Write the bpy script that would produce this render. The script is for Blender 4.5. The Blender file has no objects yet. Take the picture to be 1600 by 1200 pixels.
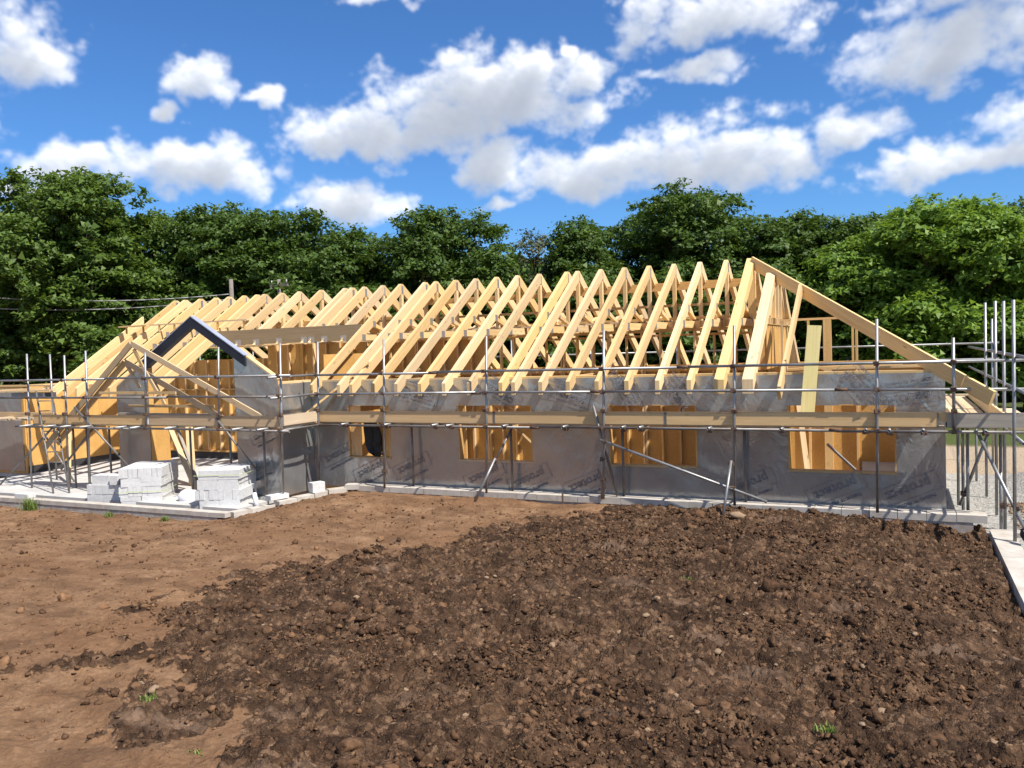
import bpy, math, random
import numpy as np
from mathutils import Vector, Matrix

random.seed(7)
RNG = np.random.default_rng(7)
scene = bpy.context.scene
COL = scene.collection

# ------------------------------------------------------------------ camera
YAW, PITCH, ROLL, EYE = 0.438023, -0.042406, -0.032446, 2.939
cam_data = bpy.data.cameras.new("camera")
cam_data.sensor_width = 36.0
cam_data.lens = 36.0 * 1294.654 / 1600.0
cam_data.clip_start = 0.1
cam_data.clip_end = 3000.0
cam = bpy.data.objects.new("camera", cam_data)
COL.objects.link(cam)
_r = Vector((math.cos(YAW), math.sin(YAW), 0))
_f = Vector((-math.sin(YAW) * math.cos(PITCH), math.cos(YAW) * math.cos(PITCH), math.sin(PITCH)))
_u = _r.cross(_f)
_c, _s = math.cos(ROLL), math.sin(ROLL)
_rr = _r * _c + _u * _s
_uu = _u * _c - _r * _s
M = Matrix((_rr, _uu, -_f)).transposed().to_4x4()
M.translation = Vector((0, 0, EYE))
cam.matrix_world = M
scene.camera = cam

# ------------------------------------------------------------------ sun, sky, exposure
SUN = Vector((0.555, -0.185, 0.815)).normalized()
sun_data = bpy.data.lights.new("sun", 'SUN')
sun_data.energy = 4.6
sun_data.angle = math.radians(0.53)
sun_data.color = (1.0, 0.95, 0.87)
sun = bpy.data.objects.new("sun", sun_data)
COL.objects.link(sun)
sun.rotation_euler = SUN.to_track_quat('Z', 'Y').to_euler()
sun.location = SUN * 60
SKY_STRENGTH = 0.09
scene.view_settings.view_transform = 'Standard'
scene.view_settings.look = 'None'
scene.view_settings.gamma = 1.0
scene.view_settings.exposure = 0.68
scene.view_settings.use_curve_mapping = False
scene.render.film_transparent = False
scene.cycles.max_bounces = 6
scene.cycles.diffuse_bounces = 3
scene.cycles.glossy_bounces = 3
scene.cycles.transmission_bounces = 4
scene.cycles.transparent_max_bounces = 4
scene.cycles.use_adaptive_sampling = True
scene.cycles.adaptive_threshold = 0.02
scene.cycles.use_denoising = True
try:
    scene.cycles.denoiser = 'OPENIMAGEDENOISE'
except Exception:
    pass


class NT:
    """small node-tree writer"""
    def __init__(self, tree):
        self.t = tree
        self.n = tree.nodes
        self.l = tree.links

    def node(self, kind, **kw):
        n = self.n.new(kind)
        for k, v in kw.items():
            setattr(n, k, v)
        return n

    def put(self, sock, v):
        if v is None:
            return
        if hasattr(v, 'is_output'):
            self.l.new(v, sock)
        else:
            sock.default_value = v

    def math(self, op, a, b=None, c=None, clamp=False):
        n = self.node('ShaderNodeMath', operation=op, use_clamp=clamp)
        self.put(n.inputs[0], a)
        self.put(n.inputs[1], b)
        self.put(n.inputs[2], c)
        return n.outputs[0]

    def vec(self, op, a, b=None):
        n = self.node('ShaderNodeVectorMath', operation=op)
        self.put(n.inputs[0], a)
        self.put(n.inputs[1], b)
        return n.outputs['Value'] if op in ('LENGTH', 'DOT_PRODUCT', 'DISTANCE') else n.outputs[0]

    def mapping(self, v, scale=(1, 1, 1), loc=(0, 0, 0), rot=(0, 0, 0)):
        n = self.node('ShaderNodeMapping')
        self.put(n.inputs['Vector'], v)
        n.inputs['Scale'].default_value = scale
        n.inputs['Location'].default_value = loc
        n.inputs['Rotation'].default_value = rot
        return n.outputs[0]

    def noise(self, v, scale=5, detail=4, rough=0.55, dist=0.0, color=False):
        n = self.node('ShaderNodeTexNoise')
        self.put(n.inputs['Vector'], v)
        n.inputs['Scale'].default_value = scale
        n.inputs['Detail'].default_value = detail
        n.inputs['Roughness'].default_value = rough
        n.inputs['Distortion'].default_value = dist
        return n.outputs['Color'] if color else n.outputs['Fac']

    def ramp(self, v, stops, interp='LINEAR'):
        n = self.node('ShaderNodeValToRGB')
        self.put(n.inputs[0], v)
        cr = n.color_ramp
        cr.interpolation = interp
        while len(cr.elements) < len(stops):
            cr.elements.new(0.5)
        for e, (p, c) in zip(cr.elements, stops):
            e.position = p
            e.color = tuple(c) + ((1,) if len(c) == 3 else ())
        return n.outputs[0]

    def maprange(self, v, a, b, c=0.0, d=1.0, smooth=False):
        n = self.node('ShaderNodeMapRange')
        n.clamp = True
        if smooth:
            n.interpolation_type = 'SMOOTHSTEP'
        for i, x in enumerate((v, a, b, c, d)):
            self.put(n.inputs[i], x)
        return n.outputs[0]

    def mix(self, fac, a, b, blend='MIX'):
        n = self.node('ShaderNodeMix', data_type='RGBA', blend_type=blend)
        self.put(n.inputs[0], fac)
        self.put(n.inputs[6], a if hasattr(a, 'is_output') else tuple(a) + ((1,) if len(a) == 3 else ()))
        self.put(n.inputs[7], b if hasattr(b, 'is_output') else tuple(b) + ((1,) if len(b) == 3 else ()))
        return n.outputs[2]

    def bump(self, h, strength=0.3, dist=0.02):
        n = self.node('ShaderNodeBump')
        n.inputs['Strength'].default_value = strength
        n.inputs['Distance'].default_value = dist
        self.put(n.inputs['Height'], h)
        return n.outputs[0]


# ------------------------------------------------------------------ world: daylight sky with cumulus
world = bpy.data.worlds.new("World")
scene.world = world
world.use_nodes = True
W = NT(world.node_tree)
W.n.clear()
w_out = W.node('ShaderNodeOutputWorld')
bg = W.node('ShaderNodeBackground')
bg.inputs['Strength'].default_value = SKY_STRENGTH
W.l.new(bg.outputs[0], w_out.inputs[0])
sky = W.node('ShaderNodeTexSky', sky_type='NISHITA')
sky.sun_disc = False
sky.sun_elevation = math.asin(SUN.z)
sky.sun_rotation = math.atan2(SUN.x, SUN.y)
sky.altitude = 300
sky.air_density = 1.0
sky.dust_density = 0.4
sky.ozone_density = 3.5
# clouds: (azimuth, elevation, half width, half height) in degrees; az clockwise from +Y
CLOUDS = [(-54.6, 17.6, 2.6, 2.7), (-44.6, 17.1, 2.1, 1.55), (-41.2, 16.2, 1.2, 0.8), (-46.2, 15.2, 0.9, 0.8),
          (-45.4, 11.5, 7.0, 2.2), (-35.3, 10.1, 4.2, 1.9), (-53.0, 11.8, 3.8, 1.6), (-55.5, 10.2, 2.6, 1.0),
          (-26.3, 15.9, 9.5, 3.3), (-23.2, 17.9, 3.7, 2.0), (-19.4, 17.7, 1.8, 1.8), (-33.2, 14.4, 6.0, 2.1), (-37.0, 13.8, 2.6, 1.3),
          (-25.5, 12.4, 3.4, 2.3), (-11.9, 11.8, 9.6, 2.9), (-3.0, 12.6, 3.7, 1.7), (-19.2, 11.2, 5.5, 2.4),
          (-10.7, 20.3, 6.5, 2.6), (-12.6, 17.4, 3.6, 1.1), (2.4, 16.2, 7.0, 2.9), (4.6, 19.4, 6.0, 2.4),
          (4.6, 10.2, 6.6, 1.5), (10.5, 12.0, 6.0, 1.8), (-32.8, 22.3, 3.6, 0.8), (-24.8, 9.9, 1.5, 0.8),
          (14.0, 19.0, 6.0, 2.6), (-62.0, 14.0, 5.0, 3.0), (-20.8, 19.6, 0.9, 0.7)]
_CT = np.random.default_rng(3).random((512, 512)).astype(np.float32)


def _cn(x, y):
    xi, yi = np.floor(x).astype(np.int32), np.floor(y).astype(np.int32)
    fx, fy = (x - xi).astype(np.float32), (y - yi).astype(np.float32)
    fx, fy = fx * fx * (3 - 2 * fx), fy * fy * (3 - 2 * fy)
    x0, x1, y0, y1 = xi & 511, (xi + 1) & 511, yi & 511, (yi + 1) & 511
    return (_CT[x0, y0] * (1 - fx) + _CT[x1, y0] * fx) * (1 - fy) + (_CT[x0, y1] * (1 - fx) + _CT[x1, y1] * fx) * fy


def _cf(x, y, octs, gain=0.5, billow=False):
    s, amp, tot = 0, 1.0, 0.0
    for i in range(octs):
        n = _cn(x + 31.7 * i, y + 12.9 * i)
        if billow:
            n = 1 - np.abs(2 * n - 1)
            n = 1 - n * n * 0.9 - 0.05
        s = s + amp * n
        tot += amp
        x, y = (x * 0.8 - y * 0.6) * 2.07, (x * 0.6 + y * 0.8) * 2.07
        amp *= gain
    return s / tot


def cloud_image(wd=3600, ht=900):
    az = np.linspace(-180, 180, wd, dtype=np.float32)[None, :]
    el = np.linspace(0, 90, ht, dtype=np.float32)[:, None]
    A = np.broadcast_to(az, (ht, wd))
    E_ = np.broadcast_to(el, (ht, wd))
    wx = (_cf(A * 0.22, E_ * 0.26, 3) - 0.5) * 3.6 + (_cf(A * 0.9, E_ * 1.0, 3) - 0.5) * 1.3
    wy = (_cf(A * 0.22 + 50, E_ * 0.26 + 9, 3) - 0.5) * 2.4 + (_cf(A * 0.9 + 7, E_ * 1.0 + 80, 3) - 0.5) * 1.0
    AX, EY = A + wx, E_ + wy
    acc = np.full((ht, wd), -4.0, np.float32)
    for (a, e, ra, re) in CLOUDS:
        m = slice(max(0, int((a - 25 + 180) / 360 * wd)), int((a + 25 + 180) / 360 * wd))
        r = slice(0, min(ht, int((e + 20) / 90 * ht)))
        dx, dy = (AX[r, m] - a) / ra, (EY[r, m] - e) / re
        dy = np.where(dy < 0, dy * 1.45, dy)
        acc[r, m] = np.maximum(acc[r, m], 1 - np.sqrt(dx * dx + dy * dy))
    gen = _cf(A * 0.055 + 3.1, E_ * 0.13 + 1.7, 3)
    gen = np.clip((gen - 0.52) / 0.16, -2, 1.0)
    away = np.maximum(np.clip((np.abs(A + 25) - 41) / 8, 0, 1), np.clip((E_ - 24) / 6, 0, 1))
    acc = np.maximum(acc, gen - 4 * (1 - away))
    b = _cf(A * 0.30, E_ * 0.40, 6, 0.5, True)
    f = _cf(A * 0.8, E_ * 1.1, 6, 0.52)
    dens = acc * 1.15 + (b - 0.45) * 0.95 + (f - 0.5) * 0.62
    wisp = _cf(A * 2.1 + 40, E_ * 2.6, 5, 0.62)
    dens = dens + (wisp - 0.5) * 0.42
    dens = np.clip((dens + 0.10) / 1.05, 0, 1.3)
    alpha = 1 - np.exp(-3.8 * dens ** 1.9)
    # light reaches a point through the cloud lying between it and the sun
    tau = np.zeros_like(dens)
    kx, ky = wd / 360.0, ht / 90.0
    for d in (0.25, 0.55, 0.95, 1.5, 2.2, 3.0):
        sx, sy = int(round(0.55 * d * kx)), int(round(0.85 * d * ky))
        sh = np.roll(dens, (-sy, -sx), (0, 1))
        sh[-sy:, :] = 0
        tau += sh * (0.5 if d < 1 else 0.75)
    lit = np.exp(-0.50 * np.maximum(tau - 0.35, 0)) * (0.86 + 0.28 * f)
    lit = lit + 0.25 * np.exp(-3.0 * dens)
    fade = np.clip(E_ / 4.0, 0, 1)
    return (alpha * fade).astype(np.float32), np.clip(lit, 0, 1).astype(np.float32)


_al, _li = cloud_image()
cloud_img = bpy.data.images.new('cloud_cover', _al.shape[1], _al.shape[0], float_buffer=True, is_data=True)
_px = np.ones(_al.shape + (4,), np.float32)
_px[..., 0], _px[..., 1], _px[..., 2] = _al, _li, 0
cloud_img.pixels.foreach_set(_px.ravel())
cloud_img.update()

tc = W.node('ShaderNodeTexCoord')
dirv = W.vec('NORMALIZE', tc.outputs['Generated'])
sp = W.node('ShaderNodeSeparateXYZ')
W.l.new(dirv, sp.inputs[0])
az = W.math('MULTIPLY', W.math('ARCTAN2', sp.outputs[0], sp.outputs[1]), 57.29578)
el = W.math('MULTIPLY', W.math('ARCSINE', sp.outputs[2]), 57.29578)
cmb = W.node('ShaderNodeCombineXYZ')
W.l.new(az, cmb.inputs[0])
W.l.new(el, cmb.inputs[1])


uvn = W.node('ShaderNodeMapping')
W.l.new(cmb.outputs[0], uvn.inputs['Vector'])
uvn.inputs['Scale'].default_value = (1 / 360.0, 1 / 90.0, 1)
uvn.inputs['Location'].default_value = (0.5, 0, 0)
ci = W.node('ShaderNodeTexImage', image=cloud_img, extension='EXTEND', interpolation='Cubic')
W.l.new(uvn.outputs[0], ci.inputs['Vector'])
csep = W.node('ShaderNodeSeparateColor')
W.l.new(ci.outputs['Color'], csep.inputs[0])
alpha = csep.outputs[0]
ccol = W.ramp(csep.outputs[1], [(0.0, (2.7, 3.05, 3.75)), (0.5, (5.0, 5.4, 6.1)), (0.8, (7.8, 8.0, 8.4)), (1.0, (9.6, 9.6, 9.6))])
skyc = W.mix(1.0, sky.outputs[0], (0.44, 0.74, 1.06, 1), 'MULTIPLY')
W.l.new(W.mix(alpha, skyc, ccol), bg.inputs['Color'])

# ------------------------------------------------------------------ materials
MATS = {}


def new_mat(name):
    m = bpy.data.materials.new(name)
    m.use_nodes = True
    t = NT(m.node_tree)
    bs = t.n.get('Principled BSDF')
    MATS[name] = m
    return m, t, bs


def timber(name, light, dark, knots=0.5, rough=0.72, var=0.18, grey=0.0):
    m, t, bs = new_mat(name)
    uv = t.node('ShaderNodeUVMap').outputs[0]
    oi = t.node('ShaderNodeObjectInfo').outputs['Random']
    shift = t.node('ShaderNodeCombineXYZ')
    t.l.new(t.math('MULTIPLY', oi, 37.0), shift.inputs[0])
    t.l.new(t.math('MULTIPLY', oi, 11.0), shift.inputs[1])
    uvs = t.vec('ADD', uv, shift.outputs[0])
    g1 = t.noise(t.mapping(uvs, scale=(0.9, 26, 1)), scale=1.0, detail=5, rough=0.6, dist=0.6)
    g2 = t.noise(t.mapping(uvs, scale=(0.35, 3.0, 1)), scale=1.0, detail=3)
    kn = t.node('ShaderNodeTexVoronoi')
    t.put(kn.inputs['Vector'], t.mapping(uvs, scale=(2.2, 7.5, 1)))
    kn.inputs['Scale'].default_value = 1.0
    knot = t.maprange(kn.outputs['Distance'], 0.05, 0.16, 1, 0, smooth=True)
    c = t.mix(t.maprange(g1, 0.3, 0.72), dark, light)
    c = t.mix(t.math('MULTIPLY', t.maprange(g2, 0.35, 0.7), 0.35), c, dark)
    c = t.mix(t.math('MULTIPLY', knot, knots), c, tuple(x * 0.42 for x in dark))
    hsv = t.node('ShaderNodeHueSaturation')
    t.l.new(c, hsv.inputs['Color'])
    t.l.new(t.maprange(oi, 0, 1, 1 - var, 1 + var * 0.7), hsv.inputs['Value'])
    t.l.new(t.maprange(t.math('FRACT', t.math('MULTIPLY', oi, 7.3)), 0, 1, 0.88, 1.1), hsv.inputs['Saturation'])
    t.l.new(hsv.outputs[0], bs.inputs['Base Color'])
    bs.inputs['Roughness'].default_value = rough
    bs.inputs['Specular IOR Level'].default_value = 0.25
    t.l.new(t.bump(g1, 0.25, 0.004), bs.inputs['Normal'])
    return m


timber('pale_timber', (0.82, 0.61, 0.33), (0.66, 0.44, 0.205), var=0.2, knots=0.7)
timber('warm_timber', (0.72, 0.46, 0.19), (0.56, 0.325, 0.115))
timber('stud_timber', (0.80, 0.56, 0.27), (0.66, 0.42, 0.17))
timber('gable_timber', (0.60, 0.44, 0.24), (0.45, 0.30, 0.15))
timber('glulam', (0.43, 0.30, 0.155), (0.32, 0.21, 0.10), knots=0.2, var=0.04)
timber('toe_timber', (0.68, 0.475, 0.25), (0.53, 0.35, 0.175), knots=0.45, var=0.14)
timber('grey_timber', (0.40, 0.35, 0.29), (0.27, 0.235, 0.19), knots=0.3)
timber('deck_timber', (0.66, 0.53, 0.37), (0.48, 0.36, 0.23), knots=0.3, var=0.2)
timber('cream_board', (0.80, 0.69, 0.34), (0.70, 0.57, 0.25), knots=0.15, var=0.03)


def osb():
    m, t, bs = new_mat('osb')
    uv = t.node('ShaderNodeUVMap').outputs[0]
    oi = t.node('ShaderNodeObjectInfo').outputs['Random']
    sh = t.node('ShaderNodeCombineXYZ')
    t.l.new(t.math('MULTIPLY', oi, 19.0), sh.inputs[0])
    t.l.new(t.math('MULTIPLY', oi, 7.0), sh.inputs[1])
    uvs = t.vec('ADD', uv, sh.outputs[0])
    v = t.node('ShaderNodeTexVoronoi')
    t.put(v.inputs['Vector'], t.mapping(uvs, scale=(13, 26, 1), rot=(0, 0, 0.5)))
    v2 = t.node('ShaderNodeTexVoronoi')
    t.put(v2.inputs['Vector'], t.mapping(uvs, scale=(28, 12, 1), rot=(0, 0, 0.2)))
    fl = t.math('ADD', t.math('MULTIPLY', v.outputs['Color'], 0.5), t.math('MULTIPLY', v2.outputs['Color'], 0.5))
    n = t.noise(uvs, scale=1.6, detail=4)
    c = t.ramp(fl, [(0.1, (0.47, 0.25, 0.07)), (0.5, (0.70, 0.41, 0.13)), (0.9, (0.80, 0.51, 0.20))])
    c = t.mix(t.maprange(n, 0.35, 0.75, 0, 0.5), c, (0.43, 0.215, 0.055))
    c = t.mix(t.maprange(oi, 0, 1, 0, 0.35), c, (0.36, 0.19, 0.06))
    t.l.new(c, bs.inputs['Base Color'])
    bs.inputs['Roughness'].default_value = 0.7
    bs.inputs['Specular IOR Level'].default_value = 0.25
    t.l.new(t.bump(fl, 0.25, 0.003), bs.inputs['Normal'])


osb()


def foil():
    m, t, bs = new_mat('foil')
    g = t.node('ShaderNodeNewGeometry').outputs['Position']
    big = t.noise(t.mapping(g, scale=(0.9, 0.9, 0.45)), scale=2.2, detail=4, rough=0.55, dist=1.6)
    rid = t.node('ShaderNodeTexNoise')
    rid.noise_type = 'RIDGED_MULTIFRACTAL'
    t.put(rid.inputs['Vector'], t.mapping(g, scale=(1.3, 1.3, 0.6), rot=(0, 0.5, 0)))
    rid.inputs['Scale'].default_value = 2.0
    rid.inputs['Detail'].default_value = 3
    rid.inputs['Distortion'].default_value = 1.2
    fine = t.noise(g, scale=34, detail=3)
    crease = t.maprange(rid.outputs[0], 0.25, 1.6)
    where = t.maprange(t.noise(t.mapping(g, loc=(3, 8, 1)), scale=1.3, detail=2), 0.42, 0.60)
    h = t.math('ADD', t.math('MULTIPLY', big, 0.35), t.math('MULTIPLY', t.math('MULTIPLY', crease, where), 0.85))
    h = t.math('ADD', h, t.math('MULTIPLY', fine, 0.03))
    patch = t.noise(g, scale=0.9, detail=3)
    c = t.mix(t.maprange(patch, 0.35, 0.7), (0.375, 0.37, 0.362), (0.49, 0.485, 0.475))
    t.l.new(c, bs.inputs['Base Color'])
    bs.inputs['Metallic'].default_value = 0.68
    t.l.new(t.maprange(patch, 0.3, 0.75, 0.27, 0.14), bs.inputs['Roughness'])
    t.l.new(t.bump(h, 0.8, 0.045), bs.inputs['Normal'])


foil()


def simple(name, col, rough=0.6, metal=0.0, noise=0.0, nscale=8.0, bump=0.0, bscale=40.0, bdist=0.004, col2=None, spec=0.4):
    m, t, bs = new_mat(name)
    g = t.node('ShaderNodeTexCoord').outputs['Object']
    oi = t.node('ShaderNodeObjectInfo').outputs['Random']
    g = t.vec('ADD', g, t.mapping(oi, scale=(13, 13, 13)))
    n = t.noise(g, scale=nscale, detail=5, rough=0.6)
    c2 = col2 if col2 else tuple(x * (1 - noise) for x in col)
    c = t.mix(t.maprange(n, 0.35, 0.7), col, c2)
    t.l.new(c, bs.inputs['Base Color'])
    bs.inputs['Roughness'].default_value = rough
    bs.inputs['Metallic'].default_value = metal
    bs.inputs['Specular IOR Level'].default_value = spec
    if bump:
        t.l.new(t.bump(t.noise(g, scale=bscale, detail=4), bump, bdist), bs.inputs['Normal'])
    return m


simple('galvanised', (0.36, 0.365, 0.37), rough=0.48, metal=0.7, col2=(0.23, 0.215, 0.20), nscale=4)
simple('dull_tube', (0.23, 0.225, 0.22), rough=0.55, metal=0.6, col2=(0.17, 0.135, 0.11), nscale=5)
simple('rusty_clamp', (0.16, 0.09, 0.055), rough=0.8, metal=0.3, col2=(0.09, 0.07, 0.06), nscale=25)
simple('nail_plate', (0.36, 0.34, 0.33), rough=0.5, metal=0.5, noise=0.15, nscale=60)
simple('concrete_block', (0.63, 0.625, 0.61), rough=0.9, noise=0.16, nscale=14, bump=0.5, bscale=70, spec=0.2)
simple('old_block', (0.42, 0.395, 0.36), rough=0.92, col2=(0.30, 0.25, 0.205), nscale=6, bump=0.6, bscale=50, spec=0.2)
simple('plinth_concrete', (0.52, 0.48, 0.425), rough=0.9, col2=(0.40, 0.35, 0.29), nscale=4, bump=0.5, bscale=45, spec=0.2)
simple('slab_concrete', (0.52, 0.505, 0.475), rough=0.9, noise=0.22, nscale=1.6, bump=0.3, bscale=30, spec=0.2)
simple('navy_steel', (0.018, 0.021, 0.034), rough=0.5, noise=0.3, nscale=3)
simple('sunlit_steel', (0.32, 0.35, 0.45), rough=0.5, noise=0.2, nscale=3)  # navy steel's top face, sunlight put into the colour
simple('upstand', (0.055, 0.055, 0.06), rough=0.6, noise=0.4, nscale=3)
simple('black_plastic', (0.008, 0.008, 0.009), rough=0.32, noise=0.3, nscale=6, bump=1.0, bscale=9, bdist=0.03)
simple('white_plastic', (0.75, 0.74, 0.78), rough=0.4, noise=0.1, nscale=5)
simple('purple_print', (0.16, 0.03, 0.40), rough=0.4, noise=0.2, nscale=8)
simple('print_ink', (0.17, 0.175, 0.215), rough=0.6, noise=0.1)
simple('strap', (0.55, 0.62, 0.32), rough=0.5, noise=0.1)
simple('pole_wood', (0.22, 0.19, 0.16), rough=0.9, noise=0.3, nscale=6)
simple('cable', (0.35, 0.34, 0.32), rough=0.6, noise=0.4, nscale=2)
simple('stone', (0.30, 0.21, 0.135), rough=0.95, col2=(0.19, 0.125, 0.078), nscale=9, bump=0.6, bscale=30, spec=0.15)
simple('bark', (0.10, 0.075, 0.055), rough=0.95, noise=0.45, nscale=7, bump=0.8, bscale=18, bdist=0.03, spec=0.1)
simple('grey_steel_box', (0.10, 0.105, 0.12), rough=0.5, noise=0.2)


def leaf_mat(name, a, b, trans=(0.16, 0.26, 0.03), tmix=0.3):
    m, t, bs = new_mat(name)
    at = t.node('ShaderNodeAttribute', attribute_name='tone')
    c = t.mix(at.outputs['Fac'], a, b)
    t.l.new(c, bs.inputs['Base Color'])
    bs.inputs['Roughness'].default_value = 0.55
    bs.inputs['Specular IOR Level'].default_value = 0.3
    tr = t.node('ShaderNodeBsdfTranslucent')
    t.l.new(t.mix(at.outputs['Fac'], tuple(x * 0.7 for x in trans), trans), tr.inputs['Color'])
    mx = t.node('ShaderNodeMixShader')
    mx.inputs[0].default_value = tmix
    t.l.new(bs.outputs[0], mx.inputs[1])
    t.l.new(tr.outputs[0], mx.inputs[2])
    t.l.new(mx.outputs[0], t.n.get('Material Output').inputs[0])


leaf_mat('leaf_dark', (0.0297, 0.0644, 0.0111), (0.1054, 0.1673, 0.0273), (0.1858, 0.2974, 0.0309), 0.22)
leaf_mat('leaf_mid', (0.0428, 0.0832, 0.0138), (0.1386, 0.208, 0.0353), (0.2268, 0.3402, 0.0378), 0.25)
leaf_mat('leaf_bright', (0.0753, 0.1449, 0.0185), (0.2202, 0.3361, 0.0463), (0.3245, 0.4869, 0.0463), 0.28)
leaf_mat('leaf_yellow', (0.0587, 0.088, 0.0156), (0.1955, 0.1955, 0.0343), (0.2541, 0.2737, 0.0391), 0.26)
leaf_mat('leaf_olive', (0.06, 0.075, 0.035), (0.13, 0.14, 0.07), (0.15, 0.18, 0.06), 0.22)
leaf_mat('grass_blade', (0.10, 0.16, 0.03), (0.24, 0.30, 0.07), (0.25, 0.35, 0.06), 0.3)


def soil_mat(name):
    m, t, bs = new_mat(name)
    g = t.node('ShaderNodeNewGeometry').outputs['Position']

    def att(n):
        return t.node('ShaderNodeAttribute', attribute_name=n).outputs['Fac']
    n_big = t.noise(g, scale=0.55, detail=4)
    n_mid = t.noise(g, scale=3.2, detail=7, rough=0.68)
    n_pat = t.noise(t.mapping(g, scale=(1, 1.5, 1), loc=(4, 2, 0)), scale=1.25, detail=6, rough=0.62)
    n_fin = t.noise(g, scale=24, detail=6, rough=0.72)

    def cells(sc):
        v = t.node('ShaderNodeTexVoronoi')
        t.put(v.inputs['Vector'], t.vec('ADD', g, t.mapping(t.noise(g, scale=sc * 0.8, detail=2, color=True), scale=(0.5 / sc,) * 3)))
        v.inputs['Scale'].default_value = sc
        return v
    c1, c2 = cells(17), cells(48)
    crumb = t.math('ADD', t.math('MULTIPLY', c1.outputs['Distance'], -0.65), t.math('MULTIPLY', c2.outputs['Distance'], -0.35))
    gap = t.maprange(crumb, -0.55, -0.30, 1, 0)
    tan = t.ramp(n_mid, [(0.25, (0.155, 0.083, 0.042)), (0.5, (0.255, 0.150, 0.083)), (0.75, (0.37, 0.235, 0.138))])
    tan = t.mix(t.maprange(n_big, 0.42, 0.66, 0, 0.75), tan, t.mix(n_fin, (0.15, 0.076, 0.038), (0.25, 0.138, 0.073)))
    tan = t.mix(t.maprange(n_pat, 0.50, 0.62, 0, 0.75), tan, t.mix(n_fin, (0.085, 0.046, 0.025), (0.19, 0.108, 0.06)))
    drk = t.ramp(n_mid, [(0.28, (0.026, 0.015, 0.009)), (0.44, (0.085, 0.051, 0.031)), (0.56, (0.150, 0.094, 0.058)), (0.70, (0.30, 0.20, 0.128))])
    drk = t.mix(t.maprange(n_pat, 0.52, 0.60, 0, 0.8), drk, t.mix(n_fin, (0.018, 0.0105, 0.0065), (0.075, 0.045, 0.028)))
    drk = t.mix(t.maprange(n_big, 0.50, 0.70, 0, 0.55), drk, t.mix(n_fin, (0.10, 0.057, 0.031), (0.24, 0.148, 0.088)))
    cellv = t.node('ShaderNodeSeparateColor')
    t.l.new(c1.outputs['Color'], cellv.inputs[0])
    drk = t.mix(t.maprange(cellv.outputs[0], 0.82, 0.88, 0, 0.6), drk, (0.30, 0.20, 0.128))
    drk = t.mix(t.maprange(cellv.outputs[1], 0.70, 0.78, 0, 0.6), drk, (0.027, 0.0155, 0.0095))
    spk = t.maprange(t.noise(g, scale=75, detail=2), 0.66, 0.74)
    dk = t.math('ADD', att('dark'), t.math('MULTIPLY', t.math('SUBTRACT', n_mid, 0.5), 1.1))
    dk = t.math('ADD', dk, t.math('MULTIPLY', t.math('SUBTRACT', n_fin, 0.5), 0.7))
    dmix = t.maprange(dk, 0.36, 0.60, 0, 1, smooth=True)
    tan = t.mix(1.0, tan, (0.96, 0.93, 0.90), 'MULTIPLY')
    drk = t.mix(1.0, drk, (0.93, 0.84, 0.76), 'MULTIPLY')
    c = t.mix(dmix, tan, drk)
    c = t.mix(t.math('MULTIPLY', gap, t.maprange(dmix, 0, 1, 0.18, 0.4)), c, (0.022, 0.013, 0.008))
    smear = t.math('MULTIPLY', t.maprange(t.noise(t.mapping(g, scale=(0.7, 1.9, 1), rot=(0, 0, 0.35)), scale=1.0, detail=3), 0.60, 0.68), dmix)
    c = t.mix(t.math('MULTIPLY', smear, 0.45), c, t.mix(n_mid, (0.105, 0.066, 0.042), (0.18, 0.117, 0.077)))
    c = t.mix(t.math('MULTIPLY', spk, 0.5), c, (0.40, 0.28, 0.18))
    vor = t.node('ShaderNodeTexVoronoi')
    t.put(vor.inputs['Vector'], g)
    vor.inputs['Scale'].default_value = 24
    grv = t.mix(vor.outputs['Color'], (0.24, 0.225, 0.20), (0.50, 0.48, 0.44))
    c = t.mix(att('gravel'), c, grv)
    pth = t.mix(n_fin, (0.36, 0.27, 0.18), (0.50, 0.40, 0.29))
    c = t.mix(att('path'), c, pth)
    grs = t.mix(n_mid, (0.05, 0.075, 0.018), (0.13, 0.15, 0.05))
    c = t.mix(att('grass'), c, grs)
    t.l.new(c, bs.inputs['Base Color'])
    t.l.new(t.maprange(smear, 0, 1, 0.95, 0.55), bs.inputs['Roughness'])
    bs.inputs['Specular IOR Level'].default_value = 0.15
    h = t.math('ADD', t.math('MULTIPLY', n_mid, 0.5), t.math('MULTIPLY', n_fin, 0.5))
    h = t.math('ADD', h, t.math('MULTIPLY', crumb, t.maprange(dmix, 0, 1, 0.25, 0.9)))
    h = t.math('MULTIPLY', h, t.maprange(smear, 0, 1, 1.0, 0.3))
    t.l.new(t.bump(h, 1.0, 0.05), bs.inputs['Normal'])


soil_mat('soil')


def clod_mat():
    m, t, bs = new_mat('clod')
    g = t.node('ShaderNodeNewGeometry').outputs['Position']
    tone = t.node('ShaderNodeAttribute', attribute_name='tone').outputs['Fac']
    n = t.noise(g, scale=20, detail=5, rough=0.7)
    d = t.ramp(n, [(0.25, (0.022, 0.013, 0.008)), (0.52, (0.075, 0.045, 0.028)), (0.8, (0.18, 0.112, 0.069))])
    l = t.ramp(n, [(0.25, (0.16, 0.09, 0.048)), (0.75, (0.33, 0.205, 0.12))])
    t.l.new(t.mix(1.0, t.mix(tone, d, l), (0.9, 0.82, 0.75), 'MULTIPLY'), bs.inputs['Base Color'])
    bs.inputs['Roughness'].default_value = 0.95
    bs.inputs['Specular IOR Level'].default_value = 0.12
    t.l.new(t.bump(n, 0.9, 0.02), bs.inputs['Normal'])


clod_mat()

# ------------------------------------------------------------------ mesh helpers
ORG = {}


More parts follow.
